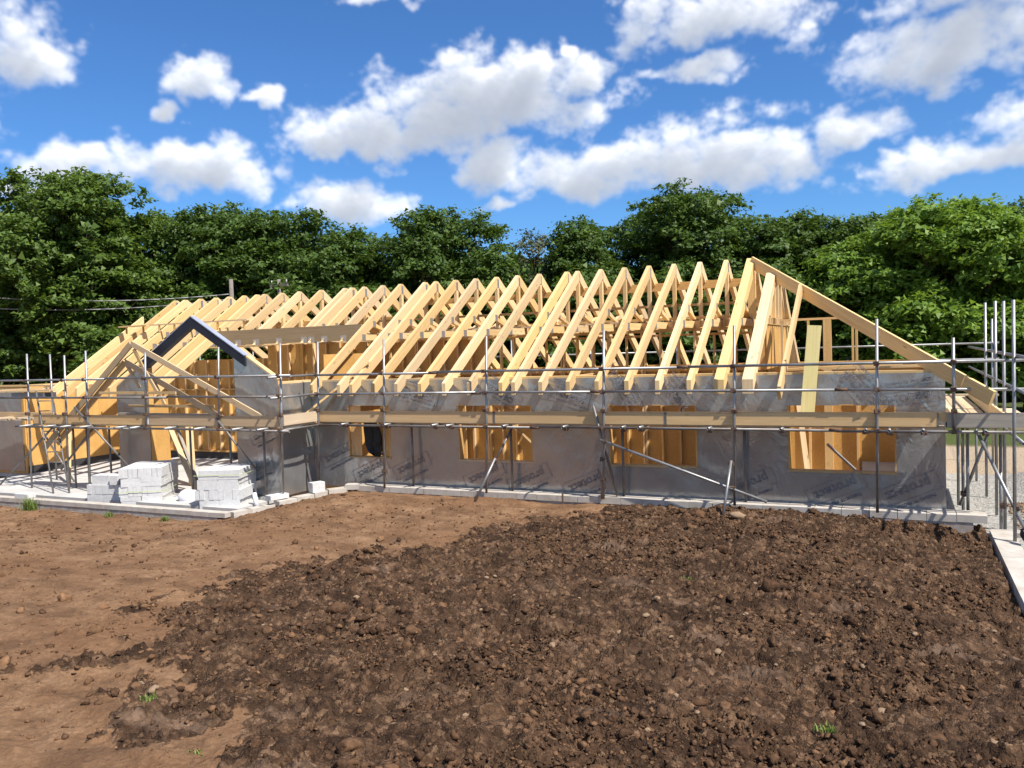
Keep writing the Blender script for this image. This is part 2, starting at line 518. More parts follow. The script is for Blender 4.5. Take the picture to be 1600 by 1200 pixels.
def org(o):
    v = Vector((0, 0, 0))
    while o is not None:
        v = v + o.location
        o = o.parent
    return v


class MB:
    def __init__(self):
        self.v, self.f, self.uv = [], [], []

    def prism(self, ring0, ring1, length=None):
        """two matching rings -> closed solid; u runs from ring0 to ring1"""
        n = len(ring0)
        b = len(self.v)
        self.v += [tuple(p) for p in ring0] + [tuple(p) for p in ring1]
        L = (Vector(ring1[0]) - Vector(ring0[0])).length if length is None else length
        per = [0.0]
        for i in range(n):
            per.append(per[-1] + (Vector(ring0[(i + 1) % n]) - Vector(ring0[i])).length)
        o = random.random() * 10
        for i in range(n):
            j = (i + 1) % n
            self.f.append((b + i, b + j, b + n + j, b + n + i))
            self.uv.append(((o, o + per[i]), (o, o + per[i + 1]), (o + L, o + per[i + 1]), (o + L, o + per[i])))
        for ring, base, rev in ((ring0, b, True), (ring1, b + n, False)):
            idx = list(range(base, base + n))
            c = Vector(ring[0])
            e1 = (Vector(ring[1]) - c)
            e1 = e1.normalized() if e1.length > 1e-9 else Vector((1, 0, 0))
            nn = (Vector(ring[2 % n]) - c)
            e2 = nn - e1 * nn.dot(e1)
            e2 = e2.normalized() if e2.length > 1e-9 else Vector((0, 0, 1))
            uvs = [(o + (Vector(p) - c).dot(e1), o + (Vector(p) - c).dot(e2)) for p in ring]
            if rev:
                idx.reverse()
                uvs.reverse()
            self.f.append(tuple(idx))
            self.uv.append(tuple(uvs))
        return self

    def beam(self, p0, p1, w, h, up=(0, 0, 1)):
        p0, p1 = Vector(p0), Vector(p1)
        d = (p1 - p0).normalized()
        u = Vector(up)
        s = d.cross(u)
        if s.length < 1e-5:
            s = d.cross(Vector((1, 0, 0)))
        s.normalize()
        u = s.cross(d).normalized()
        offs = [(-w / 2, -h / 2), (w / 2, -h / 2), (w / 2, h / 2), (-w / 2, h / 2)]
        r0 = [p0 + s * a + u * b for a, b in offs]
        r1 = [p1 + s * a + u * b for a, b in offs]
        return self.prism(r0, r1)

    def box(self, x0, x1, y0, y1, z0, z1, axis=None):
        dx, dy, dz = x1 - x0, y1 - y0, z1 - z0
        if axis is None:
            axis = 'xyz'[[dx, dy, dz].index(max(dx, dy, dz))]
        if axis == 'x':
            r = lambda x: [(x, y0, z0), (x, y1, z0), (x, y1, z1), (x, y0, z1)]
            return self.prism(r(x0), r(x1))
        if axis == 'y':
            r = lambda y: [(x0, y, z0), (x0, y, z1), (x1, y, z1), (x1, y, z0)]
            return self.prism(r(y0), r(y1))
        r = lambda z: [(x0, y0, z), (x1, y0, z), (x1, y1, z), (x0, y1, z)]
        return self.prism(r(z0), r(z1))

    def yz(self, poly, x0, x1):
        """polygon in the Y-Z plane extruded along X; grain follows the polygon's first edge"""
        b = len(self.v)
        n = len(poly)
        self.v += [(x0, y, z) for y, z in poly] + [(x1, y, z) for y, z in poly]
        o = random.random() * 10
        e = Vector((poly[1][0] - poly[0][0], poly[1][1] - poly[0][1])).normalized()
        q = Vector((-e.y, e.x))
        U = [((Vector(p) - Vector(poly[0])).dot(e) + o, (Vector(p) - Vector(poly[0])).dot(q) + o) for p in poly]
        self.f.append(tuple(range(b + n - 1, b - 1, -1)))
        self.uv.append(tuple(reversed(U)))
        self.f.append(tuple(range(b + n, b + 2 * n)))
        self.uv.append(tuple((u, v + 3) for u, v in U))
        for i in range(n):
            j = (i + 1) % n
            self.f.append((b + i, b + j, b + n + j, b + n + i))
            ui, uj = U[i], U[j]
            w = x1 - x0
            if abs(ui[0] - uj[0]) > 1e-6:
                self.uv.append(((ui[0], 7), (uj[0], 7), (uj[0], 7 + w), (ui[0], 7 + w)))
            else:
                self.uv.append(((0, ui[1]), (0, uj[1]), (w * .2, uj[1]), (w * .2, ui[1])))
        return self

    def tube(self, p0, p1, r, n=10, r1=None):
        p0, p1 = Vector(p0), Vector(p1)
        d = (p1 - p0).normalized()
        a = d.orthogonal().normalized()
        c = d.cross(a)
        r1 = r if r1 is None else r1
        k0 = [p0 + (a * math.cos(t) + c * math.sin(t)) * r for t in [2 * math.pi * i / n for i in range(n)]]
        k1 = [p1 + (a * math.cos(t) + c * math.sin(t)) * r1 for t in [2 * math.pi * i / n for i in range(n)]]
        return self.prism(k0, k1)

    def pipe(self, p0, p1, r=0.0242, n=12, hole=0.09):
        """open-ended steel tube: outer skin, rim, and a recessed dark bore"""
        p0, p1 = Vector(p0), Vector(p1)
        d = (p1 - p0).normalized()
        a = d.orthogonal().normalized()
        c = d.cross(a)
        ri = r * 0.82
        ts = [2 * math.pi * i / n for i in range(n)]
        ring = lambda p, q: [p + (a * math.cos(t) + c * math.sin(t)) * q for t in ts]
        rings = [ring(p0 + d * hole, ri), ring(p0, ri), ring(p0, r), ring(p1, r), ring(p1, ri), ring(p1 - d * hole, ri)]
        b = len(self.v)
        for k in rings:
            self.v += [tuple(q) for q in k]
        for k in range(len(rings) - 1):
            for i in range(n):
                j = (i + 1) % n
                self.f.append((b + k * n + i, b + k * n + j, b + (k + 1) * n + j, b + (k + 1) * n + i))
                self.uv.append(((0, 0), (0, 1), (1, 1), (1, 0)))
        for base, rev in ((b, False), (b + 5 * n, True)):
            idx = list(range(base, base + n))
            self.f.append(tuple(reversed(idx)) if not rev else tuple(idx))
            self.uv.append(tuple((0, 0) for _ in range(n)))
        return self

    def mesh(self, name, mat, smooth=False, origin=(0, 0, 0), bevel=0):
        me = bpy.data.meshes.new(name)
        o = Vector(origin)
        me.from_pydata([tuple(Vector(v) - o) for v in self.v], [], self.f)
        me.materials.append(MATS[mat])
        ul = me.uv_layers.new(name='UVMap')
        flat = []
        for f in self.uv:
            for u in f:
                flat += [u[0], u[1]]
        ul.data.foreach_set('uv', flat)
        if smooth:
            for p in me.polygons:
                p.use_smooth = len(p.vertices) == 4
        me.update()
        return me

    def build(self, name, mat, parent=None, smooth=False, at=None):
        base = org(parent) if parent else Vector((0, 0, 0))
        loc = Vector(at) if at is not None else base
        me = self.mesh(name, mat, smooth, loc)
        return place(name, me, parent, loc - base)


def place(name, me, parent=None, loc=(0, 0, 0), rot=None, label=None, cat=None, group=None, kind=None):
    o = bpy.data.objects.new(name, me)
    COL.objects.link(o)
    o.location = loc
    if rot is not None:
        o.rotation_euler = rot
    if parent:
        o.parent = parent
    tag(o, label, cat, group, kind)
    return o


def tag(o, label=None, cat=None, group=None, kind=None):
    for k, v in (('label', label), ('category', cat), ('group', group), ('kind', kind)):
        if v:
            o[k] = v
    return o


def empty(name, loc=(0, 0, 0), parent=None, rot=None, **kw):
    return place(name, None, parent, loc, rot, **kw)


def raw_mesh(name, V, F, mat, attrs=None, smooth=False):
    """V (n,3) float array, F (m,k) int array"""
    me = bpy.data.meshes.new(name)
    n, m, k = len(V), len(F), F.shape[1]
    me.vertices.add(n)
    me.vertices.foreach_set('co', np.ascontiguousarray(V, dtype=np.float32).ravel())
    me.loops.add(m * k)
    me.loops.foreach_set('vertex_index', np.ascontiguousarray(F, dtype=np.int32).ravel())
    me.polygons.add(m)
    me.polygons.foreach_set('loop_start', np.arange(0, m * k, k, dtype=np.int32))
    if smooth:
        me.polygons.foreach_set('use_smooth', np.ones(m, dtype=bool))
    for an, av in (attrs or {}).items():
        a = me.attributes.new(an, 'FLOAT', 'POINT')
        a.data.foreach_set('value', np.ascontiguousarray(av, dtype=np.float32))
    me.materials.append(MATS[mat])
    me.update(calc_edges=True)
    me.validate()
    return me


# value noise for terrain
_TAB = RNG.random((256, 256)).astype(np.float64)


def vnoise(x, y):
    xi, yi = np.floor(x).astype(int), np.floor(y).astype(int)
    fx, fy = x - xi, y - yi
    fx, fy = fx * fx * fx * (fx * (fx * 6 - 15) + 10), fy * fy * fy * (fy * (fy * 6 - 15) + 10)
    a = _TAB[xi & 255, yi & 255]
    b = _TAB[(xi + 1) & 255, yi & 255]
    c = _TAB[xi & 255, (yi + 1) & 255]
    d = _TAB[(xi + 1) & 255, (yi + 1) & 255]
    return (a * (1 - fx) + b * fx) * (1 - fy) + (c * (1 - fx) + d * fx) * fy


def fbm(x, y, octs=5, gain=0.5, rot=0.6):
    s, amp, tot = 0, 1.0, 0
    c, d = math.cos(rot), math.sin(rot)
    for i in range(octs):
        s = s + amp * vnoise(x + 17.3 * i, y + 9.1 * i)
        tot += amp
        x, y = (x * c - y * d) * 2.03, (x * d + y * c) * 2.03
        amp *= gain
    return s / tot


def sstep(a, b, x):
    t = np.clip((x - a) / (b - a), 0, 1)
    return t * t * (3 - 2 * t)


# ------------------------------------------------------------------ ground
DARK_POLY = np.array([(-4.1, 3.0), (-4.4, 3.9), (-5.3, 4.4), (-6.2, 5.0), (-6.5, 5.4), (-7.3, 5.0), (-7.2, 5.5), (-7.0, 6.2), (-7.68, 7.2), (-7.75, 8.35),
                      (-8.17, 9.1), (-8.0, 10.3), (-6.7, 11.4), (-5.95, 13.3), (-5.0, 15.0), (-3.2, 15.6), (2.2, 15.6), (2.2, 3.0)])


def poly_dist(x, y, poly):
    """signed distance, positive inside"""
    inside = np.zeros(x.shape, bool)
    best = np.full(x.shape, 1e9)
    n = len(poly)
    for i in range(n):
        x0, y0 = poly[i]
        x1, y1 = poly[(i + 1) % n]
        cond = ((y0 > y) != (y1 > y)) & (x < (x1 - x0) * (y - y0) / (y1 - y0 + 1e-12) + x0)
        inside ^= cond
        dx, dy = x1 - x0, y1 - y0
        t = np.clip(((x - x0) * dx + (y - y0) * dy) / (dx * dx + dy * dy), 0, 1)
        best = np.minimum(best, np.hypot(x - x0 - t * dx, y - y0 - t * dy))
    return np.where(inside, best, -best)


def dark_mask(x, y):
    return sstep(-0.28, 0.28, poly_dist(x, y, DARK_POLY) + (fbm(x * 1.3, y * 1.3, 4) - 0.5) * 2.0 + (fbm(x * 5, y * 5, 4) - 0.5) * 1.3)


def ground_base(x, y):
    z = -0.15 + 0.042 * np.clip(10.5 - y, 0, 7.0)
    # lower by the porch wall, heaped against the plinth, lower by the kerb and in the yard
    z = z - 0.27 * sstep(-11.0, -13.0, x) * sstep(8.5, 11.5, y)
    z = z + 0.10 * np.exp(-((x + 9.8) / 2.2) ** 2 - ((y - 14.6) / 0.8) ** 2)
    z = z - 0.13 * sstep(-0.6, 1.1, x) * sstep(8.0, 11.0, y)
    z = np.where(x > 1.3, -0.27, z)
    z = np.where(y > 15.6, -0.30, z)
    heap = 0.42 * sstep(2.0, 3.2, x) * sstep(17.6, 18.8, y) * sstep(22.5, 21.0, y)
    return z + heap


def ground_full(x, y):
    dm = dark_mask(x, y)
    z = ground_base(x, y)
    soil = ((x < 1.22) & (y < 15.55)).astype(float)
    z = z + soil * (fbm(x * 0.8, y * 0.8, 3) - 0.5) * 0.14
    lump = np.abs(fbm(x * 3.0, y * 3.0, 5, 0.55) - 0.5) * 2
    fine = fbm(x * 11, y * 11, 4, 0.6) - 0.5
    rut = fbm((x * 0.8 + y * 0.6) * 0.5, (y * 0.8 - x * 0.6) * 3.2, 3) - 0.5
    z = z + soil * dm * (0.05 + rut * 0.12)
    crumb = np.abs(fbm(x * 24, y * 24, 3, 0.6) - 0.5) * 2
    z = z + soil * dm * ((lump - 0.25) * 0.15 + fine * 0.10 + (crumb - 0.25) * 0.075 * sstep(0.35, 0.6, fbm(x * 1.7 + 3, y * 1.7, 3)))
    z = z + soil * (1 - dm) * ((fbm(x * 2.2, y * 5.0, 4) - 0.5) * 0.06 + fine * 0.03 + (crumb - 0.25) * 0.03 * sstep(0.5, 0.68, fbm(x * 1.1 + 9, y * 1.1, 3)))
    # wheel ruts running across the dark ground
    z = z + soil * (1 - dm) * 0.02 * np.sin((y - 0.25 * x) * 5.0) * sstep(0.45, 0.7, fbm(x * 0.6, y * 0.6, 2))
    heap = sstep(2.0, 3.2, x) * sstep(17.6, 18.6, y) * sstep(22.5, 21.2, y)
    z = z + heap * (fbm(x * 3, y * 3, 5, 0.6) - 0.5) * 0.35
    return z, dm


def axis(*segs):
    out = []
    for a, b, s in segs:
        out.append(np.arange(a, b, s))
    out.append([segs[-1][1]])
    return np.concatenate(out)


gx = np.concatenate([[-1500, -600, -250, -120, -70, -50], axis((-40, -22, 1.0), (-22, -9.0, 0.05), (-9.0, -6.0, 0.026), (-6.0, 1.5, 0.017), (1.5, 6, 0.09), (6, 20, 1.0)), [30, 60, 120, 300, 700, 1500]])
gy = np.concatenate([[-60, -20, -5, 0.0, 1.2, 2.0], axis((2.4, 6.0, 0.0175), (6.0, 10.0, 0.03), (10.0, 15.6, 0.042), (15.6, 26, 0.16), (26, 44, 0.9)), [55, 80, 130, 300, 800, 2000]])
GX, GY = np.meshgrid(gx, gy)
GZ, GD = ground_full(GX.ravel(), GY.ravel())
xs, ys = GX.ravel(), GY.ravel()
nx, ny = len(gx), len(gy)
ii = np.arange(ny - 1)[:, None] * nx + np.arange(nx - 1)[None, :]
F = np.stack([ii, ii + 1, ii + 1 + nx, ii + nx], -1).reshape(-1, 4)
gravel = (((xs > 1.25) & (ys > 9) & (ys < 18.2)) | ((xs > 0.6) & (ys > 15.6) & (ys < 24))).astype(float)
gravel = np.where((xs > 1.9) & (ys >= 15) & (ys < 18.2), sstep(18.4, 17.4, ys + (fbm(xs * 2, ys * 2, 3) - .5)), gravel)
pathm = ((xs > 1.0) & (ys > 21.8) & (ys < 27.3)).astype(float)
grassm = ((ys > 27.2) | ((xs < -27) & (ys > 21)) | (xs > 12)).astype(float)
darkatt = np.where((xs > 1.25) & (ys > 17.5), 0.62, GD)
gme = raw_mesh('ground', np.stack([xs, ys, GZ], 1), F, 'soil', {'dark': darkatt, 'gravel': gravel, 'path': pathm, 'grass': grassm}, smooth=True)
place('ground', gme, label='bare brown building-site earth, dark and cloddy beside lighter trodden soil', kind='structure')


# clods and stones ---------------------------------------------------
def ico(sub):
    import bmesh
    bm = bmesh.new()
    bmesh.ops.create_icosphere(bm, subdivisions=sub, radius=1.0)
    V = np.array([v.co[:] for v in bm.verts])
    Fq = np.array([[v.index for v in f.verts] for f in bm.faces])
    bm.free()
    return V, Fq


ICO1, ICO2 = ico(1), ico(2)
OCT = (np.array([(1, 0, 0), (-1, 0, 0), (0, 1, 0), (0, -1, 0), (0, 0, 1), (0, 0, -1)], float),
       np.array([(0, 2, 4), (2, 1, 4), (1, 3, 4), (3, 0, 4), (2, 0, 5), (1, 2, 5), (3, 1, 5), (0, 3, 5)]))


def scatter_clods(name, pos, size, tone, base, mat, label, flat=0.68, rough=0.48):
    V0, F0 = base
    Vs, Fs, T = [], [], []
    k = 0
    n0 = len(V0)
    for (x, y, z), s, tn in zip(pos, size, tone):
        sc = s * RNG.uniform(0.65, 1.35, 3)
        sc[2] *= flat
        v = V0 * (1 + RNG.uniform(-rough, rough, (n0, 1)))
        a = RNG.uniform(0, 6.28)
        v = v * sc
        c, d = math.cos(a), math.sin(a)
        t = RNG.uniform(-0.35, 0.35)
        v = np.stack([v[:, 0] * c - v[:, 1] * d, v[:, 0] * d + v[:, 1] * c, v[:, 2] + v[:, 0] * t], 1)
        Vs.append(v + np.array([x, y, z + sc[2] * 0.35]))
        Fs.append(F0 + k)
        T.append(np.full(n0, tn))
        k += n0
    me = raw_mesh(name, np.concatenate(Vs), np.concatenate(Fs), mat, {'tone': np.concatenate(T)}, smooth=False)
    return place(name, me, label=label, kind='stuff')


def sample_ground(n, xr, yr, ypow=1.0):
    x = RNG.uniform(xr[0], xr[1], n)
    y = yr[0] + (yr[1] - yr[0]) * RNG.random(n) ** ypow
    z, d = ground_full(x, y)
    return x, y, z, d


x, y, z, d = sample_ground(90000, (-9.5, 1.1), (2.7, 15.0), 1.25)
edge = np.exp(-((d - 0.5) / 0.3) ** 2)
keep = RNG.random(len(x)) < (0.08 + 0.8 * d + 0.4 * edge) * (0.06 + 0.94 * sstep(0.46, 0.60, fbm(x * 0.9, y * 0.9, 4)))
x, y, z, d = x[keep], y[keep], z[keep], d[keep]
s = np.exp(RNG.normal(math.log(0.0135), 0.5, len(x)))
s = np.clip(s, 0.005, 0.05) * np.where(d < 0.4, 0.7, 1.0)
tn = np.clip((1 - d) * 0.8 + RNG.normal(0.12, 0.30, len(x)), 0, 1)
scatter_clods('soil_clods', np.stack([x, y, z], 1), s, tn, OCT, 'clod', 'small dark crumbs and clods of turned earth')
x, y, z, d = sample_ground(4200, (-9.5, 1.1), (2.8, 15.2), 1.2)
keep = (RNG.random(len(x)) < 0.02 + 0.75 * d * sstep(0.46, 0.62, fbm(x * 0.7 + 5, y * 0.7, 3)))
x, y, z, d = x[keep], y[keep], z[keep], d[keep]
s = np.clip(np.exp(RNG.normal(math.log(0.030), 0.45, len(x))), 0.015, 0.10)
scatter_clods('soil_lumps', np.stack([x, y, z - 0.01], 1), s, np.clip((1 - d) * 0.8 + RNG.normal(0.12, 0.2, len(x)), 0, 1), ICO2, 'clod', 'larger broken lumps of dark earth', 0.75, 0.46)
x, y, z, d = sample_ground(6500, (-22, -4.5), (4.0, 14.6), 1.0)
scatter_clods('dry_crumbs', np.stack([x, y, z], 1), np.clip(np.exp(RNG.normal(math.log(0.015), 0.5, len(x))), 0.006, 0.06), np.clip(RNG.normal(0.5, 0.28, len(x)), 0, 1), ICO1, 'clod', 'scattered crumbs on the trodden tan earth')
x, y, z, d = sample_ground(2600, (1.75, 4.2), (11.5, 18.0))
scatter_clods('gravel', np.stack([x, y, np.full(len(x), -0.265)], 1), RNG.uniform(0.012, 0.034, len(x)), RNG.uniform(0.7, 1, len(x)), ICO1, 'stone', 'pale grey crushed stone covering the yard')
ICO3 = ico(3)
x, y, z, d = sample_ground(900, (-7.5, 1.0), (2.9, 14.8), 1.5)
keep = RNG.random(len(x)) < 0.38 * d * sstep(0.52, 0.62, fbm(x * 0.55 + 2, y * 0.55, 3))
x, y, z, d = x[keep], y[keep], z[keep], d[keep]
BV, BF = ICO3
bumpy = 1 + 0.75 * (fbm(BV[:, 0] * 2.1 + 9, BV[:, 1] * 2.1 + BV[:, 2] * 1.7, 4, 0.6) - 0.5) + 0.6 * (np.abs(fbm(BV[:, 0] * 4 + 3, BV[:, 2] * 4 + BV[:, 1] * 3, 3) - 0.5))
scatter_clods('earth_clods', np.stack([x, y, z - 0.015], 1), np.clip(np.exp(RNG.normal(math.log(0.045), 0.35, len(x))), 0.025, 0.075), np.clip(RNG.normal(0.08, 0.1, len(x)), 0, 1),
              (BV * bumpy[:, None], BF), 'clod', 'fist-sized rough clods of dark earth', 0.72, 0.16)
# single stones big enough to pick out
SV, SF = ICO2
stone_meshes = []
for k in range(4):
    v = SV * (1 + RNG.uniform(-0.2, 0.2, (len(SV), 1))) * np.array([1.0, 0.72, 0.5])
    stone_meshes.append(raw_mesh('stone', v, SF, 'stone'))
sx, sy, sz, sd = sample_ground(110, (-6.5, 0.9), (3.2, 11.0), 1.3)
ns = 0
for k in range(110):
    if sd[k] < 0.5 or ns >= 64:
        continue
    sca = float(np.clip(np.exp(RNG.normal(math.log(0.032), 0.35)), 0.02, 0.075))
    o = place('stone', stone_meshes[k % 4], None, (sx[k], sy[k], sz[k] + sca * 0.2), (RNG.uniform(-.3, .3), RNG.uniform(-.3, .3), RNG.uniform(0, 6)),
              'small pale angular stone lying loose on the dark turned earth', 'stone', 'loose stones on the earth')
    o.scale = (sca,) * 3
    ns += 1
bz = float(ground_full(np.array([-2.6]), np.array([14.35]))[0][0])
o = place('stone', stone_meshes[1], None, (-2.55, 14.42, bz + 0.05), (0.1, 0.2, 0.4), 'large flat tan rock beside the foot of the white prop tube', 'stone')
o.scale = (0.15, 0.13, 0.13)
bz = float(ground_full(np.array([0.25]), np.array([4.6]))[0][0])
o = place('stone', stone_meshes[2], None, (-0.05, 5.15, bz + 0.03), (0.3, 0.1, 1.1), 'largest pale rock half sunk in the lumpy earth, lower right corner', 'stone')
o.scale = (0.12, 0.11, 0.12)

# ================================================================== the house
YE, ZE, YR, ZR, SL = 15.286, 2.256, 19.261, 4.825, 0.646
YB = 2 * YR - YE
RD = 0.26                       # plumb depth of a rafter
WY = 15.65                      # front wall face
PLATE = 2.355
FLOOR = -0.22
house = empty('timber_house', (-6, 19.2, FLOOR), label='long timber-framed bungalow with bare roof trusses and silver foil-wrapped walls', cat='house')


def roof_z(y):
    return ZE + SL * (min(y, 2 * YR - y) - YE)


# slab and upstands ---------------------------------------------------
MB().box(-24.6, 0.6, 15.7, 22.85, -0.5, FLOOR).build('floor_slab', 'slab_concrete', house)
MB().box(-22.85, -12.6, 13.15, 15.695, -0.5, FLOOR - 0.004).build('porch_slab', 'slab_concrete', house)

# plinth: one course of blocks in view, a second at the open end -------
plinth = empty('plinth', (0, 0, 0), house)
PB = {}


def block_mesh(l, d, h, mat):
    key = (round(l, 3), round(d, 3), round(h, 3), mat)
    if key not in PB:
        b = 0.003
        mb = MB()
        # chamfered block: bottom ring, body, top ring
        def ring(z, i):
            return [(-l / 2 + i, -d / 2 + i, z), (l / 2 - i, -d / 2 + i, z), (l / 2 - i, d / 2 - i, z), (-l / 2 + i, d / 2 - i, z)]
        mb.prism(ring(0, b), ring(b, 0))
        mb.prism(ring(b, 0), ring(h - b, 0))
        mb.prism(ring(h - b, 0), ring(h, b))
        mb.f = [f for i, f in enumerate(mb.f) if not (i in (5, 10, 11, 16))]
        mb.uv = [f for i, f in enumerate(mb.uv) if not (i in (5, 10, 11, 16))]
        PB[key] = mb.mesh('block', mat)
    return PB[key]


def in_house(name, me, parent, w, rot=None):
    return place(name, me, parent, Vector(w) - org(parent), rot)


x = 1.262
while x > -11.0:
    L = 0.44
    in_house('block', block_mesh(L - 0.008, 0.43, 0.125, 'plinth_concrete'), plinth,
             (x - L / 2, 15.425 + random.uniform(-.006, .006), -0.125 - random.uniform(0, .006)), (0, random.uniform(-.006, .006), random.uniform(-.008, .008)))
    if x > -1.5:
        in_house('block', block_mesh(L - 0.008, 0.42, 0.215, 'old_block'), plinth, (x - L / 2 - 0.2, 15.43, -0.345))
    x -= L
MB().box(-11.0, 0.95, 15.24, 15.63, -0.5, -0.14).build('footing', 'old_block', house)

# foil-wrapped front wall ----------------------------------------------
WINS = [(-11.53, -10.38), (-8.64, -6.90), (-5.23, -3.49), (-1.84, -0.06)]
SILL, HEAD = 0.585, 1.755


def foil_sheet(name, xs_, zs_, holes, to_world, parent, seed=0, amp=0.012):
    """wrinkled sheet over a rectangle with holes; to_world(u, v, w) with w the outward relief"""
    xs_ = np.unique(np.round(xs_, 4))
    zs_ = np.unique(np.round(zs_, 4))
    X, Z = np.meshgrid(xs_, zs_)
    x, z = X.ravel() + seed * 7.7, Z.ravel()
    r = (fbm(x * 1.7 + 0.4 * z, z * 1.1, 4) - 0.5) * 2 * amp
    r = r + np.abs(fbm(x * 3.1 + z * 2.0, z * 2.3 - x * 0.8, 3) - 0.5) * amp * 0.9
    vert = np.exp(-(((x * 0.83) % 1.2) - 0.6) ** 2 / 0.004) * amp * 0.5
    W_ = r + vert
    V = np.array([to_world(a, b, c) for a, b, c in zip(X.ravel(), Z.ravel(), W_)])
    n, m = len(xs_), len(zs_)
    q = (np.arange(m - 1)[:, None] * n + np.arange(n - 1)[None, :]).ravel()
    Fq = np.stack([q, q + 1, q + 1 + n, q + n], 1)
    cx = (X[:-1, :-1] + X[1:, 1:]).ravel() / 2
    cz = (Z[:-1, :-1] + Z[1:, 1:]).ravel() / 2
    ok = np.ones(len(q), bool)
    for a, b, c, d in holes:
        ok &= ~((cx > a) & (cx < b) & (cz > c) & (cz < d))
    V = V - np.array(org(parent))
    me = raw_mesh(name, V, Fq[ok], 'foil', smooth=True)
    return place(name, me, parent)


front_wall = empty('front_wall', (0, 0, 0), house)
gx_ = np.concatenate([np.arange(-12.55, 0.69, 0.075), [0.69], [v for w in WINS for v in w]])
gz_ = np.concatenate([np.arange(-0.12, 2.31, 0.07), [2.31, SILL, HEAD]])
holes = [(a, b, SILL, HEAD) for a, b in WINS]
foil_sheet('foil_wrap', gx_, gz_, holes, lambda u, v, w: (u, WY - 0.012 - w, v), front_wall, 1)
# sheathing and frame behind the foil, in pieces round the openings
edges = [-12.55] + [v for w in WINS for v in w] + [0.67]
for i in range(0, len(edges), 2):
    MB().box(edges[i] + 0.002, edges[i + 1] - 0.002, WY + 0.01, WY + 0.15, FLOOR, 2.305, axis='z').build('sheathing_panel', 'osb', front_wall)
for a, b in WINS:
    MB().box(a, b, WY + 0.01, WY + 0.15, FLOOR, SILL - 0.03, axis='x').build('sheathing_panel', 'osb', front_wall)
    MB().box(a, b, WY + 0.01, WY + 0.15, HEAD + 0.02, 2.305, axis='x').build('sheathing_panel', 'osb', front_wall)
    MB().box(a - 0.0, b + 0.0, WY - 0.03, WY + 0.15, SILL - 0.028, SILL + 0.004, axis='x').build('window_sill', 'gable_timber', front_wall)
    MB().box(a + 0.001, a + 0.03, WY - 0.015, WY + 0.152, SILL + 0.006, HEAD - 0.002, axis='z').build('window_jamb', 'warm_timber', front_wall)
    MB().box(b - 0.03, b - 0.001, WY - 0.015, WY + 0.152, SILL + 0.006, HEAD - 0.002, axis='z').build('window_jamb', 'warm_timber', front_wall)
    MB().box(a + 0.001, b - 0.001, WY - 0.012, WY + 0.153, HEAD, HEAD + 0.018, axis='x').build('window_head', 'warm_timber', front_wall)
for a, b in ((-12.5, -8.3), (-8.3, -4.1), (-4.1, 0.67)):
    MB().box(a + 0.003, b - 0.003, WY + 0.0, WY + 0.145, 2.308, PLATE, axis='x').build('wall_plate', 'pale_timber', front_wall)
# small window is half boarded, a torn black sheet hangs in it
MB().box(-11.49, -11.20, WY + 0.03, WY + 0.05, SILL + 0.01, HEAD - 0.01).build('board', 'warm_timber', front_wall)
MB().box(-10.66, -10.42, WY + 0.03, WY + 0.05, SILL + 0.01, HEAD - 0.01).build('board', 'warm_timber', front_wall)
# end wall
end_wall = empty('end_wall', (0, 0, 0), house)
foil_sheet('foil_wrap', np.arange(15.66, 22.86, 0.12), np.arange(-0.12, 2.32, 0.1), [], lambda u, v, w: (0.692 + w, u, v), end_wall, 3)
MB().box(0.53, 0.67, WY + 0.16, 22.85, FLOOR, 2.305, axis='y').build('sheathing_panel', 'osb', end_wall)
MB().box(0.52, 0.675, WY + 0.16, 22.85, 2.308, PLATE, axis='y').build('wall_plate', 'pale_timber', end_wall)
# back wall
back_wall = empty('back_wall', (0, 0, 0), house)
for k, xx in enumerate(np.arange(-24.5, 0.5, 1.2)):
    MB().box(xx + 0.003, min(xx + 1.2, 0.52) - 0.003, 22.80, 22.86, FLOOR, 2.30, axis='z').build('osb_panel', 'osb', back_wall)
MB().box(-24.5, 0.5, 22.70, 22.86, 2.303, PLATE, axis='x').build('wall_plate', 'warm_timber', back_wall)

# studs ------------------------------------------------------------------
STUD = {}


def stud(x, y, z0, z1, parent, w=0.045, d=0.095, mat='stud_timber'):
    key = (round(z1 - z0, 3), w, d, mat)
    if key not in STUD:
        STUD[key] = MB().box(-w / 2, w / 2, -d / 2, d / 2, 0, z1 - z0, axis='z').mesh('stud', mat)
    return in_house('stud', STUD[key], parent, (x, y, z0))


def panel_row(x0, x1, y, z0, z1, parent, step=1.2, t=0.014, name='osb_panel'):
    xx = x0
    while xx < x1 - 0.05:
        e = min(xx + step, x1)
        MB().box(xx + 0.003, e - 0.003, y, y + t, z0, z1, axis='z').build(name, 'osb', parent)
        xx = e


def panel_col(y0, y1, x, z0, z1, parent, step=1.2, t=0.014):
    yy = y0
    while yy < y1 - 0.05:
        e = min(yy + step, y1)
        MB().box(x, x + t, yy + 0.003, e - 0.003, z0, z1, axis='z').build('osb_panel', 'osb', parent)
        yy = e


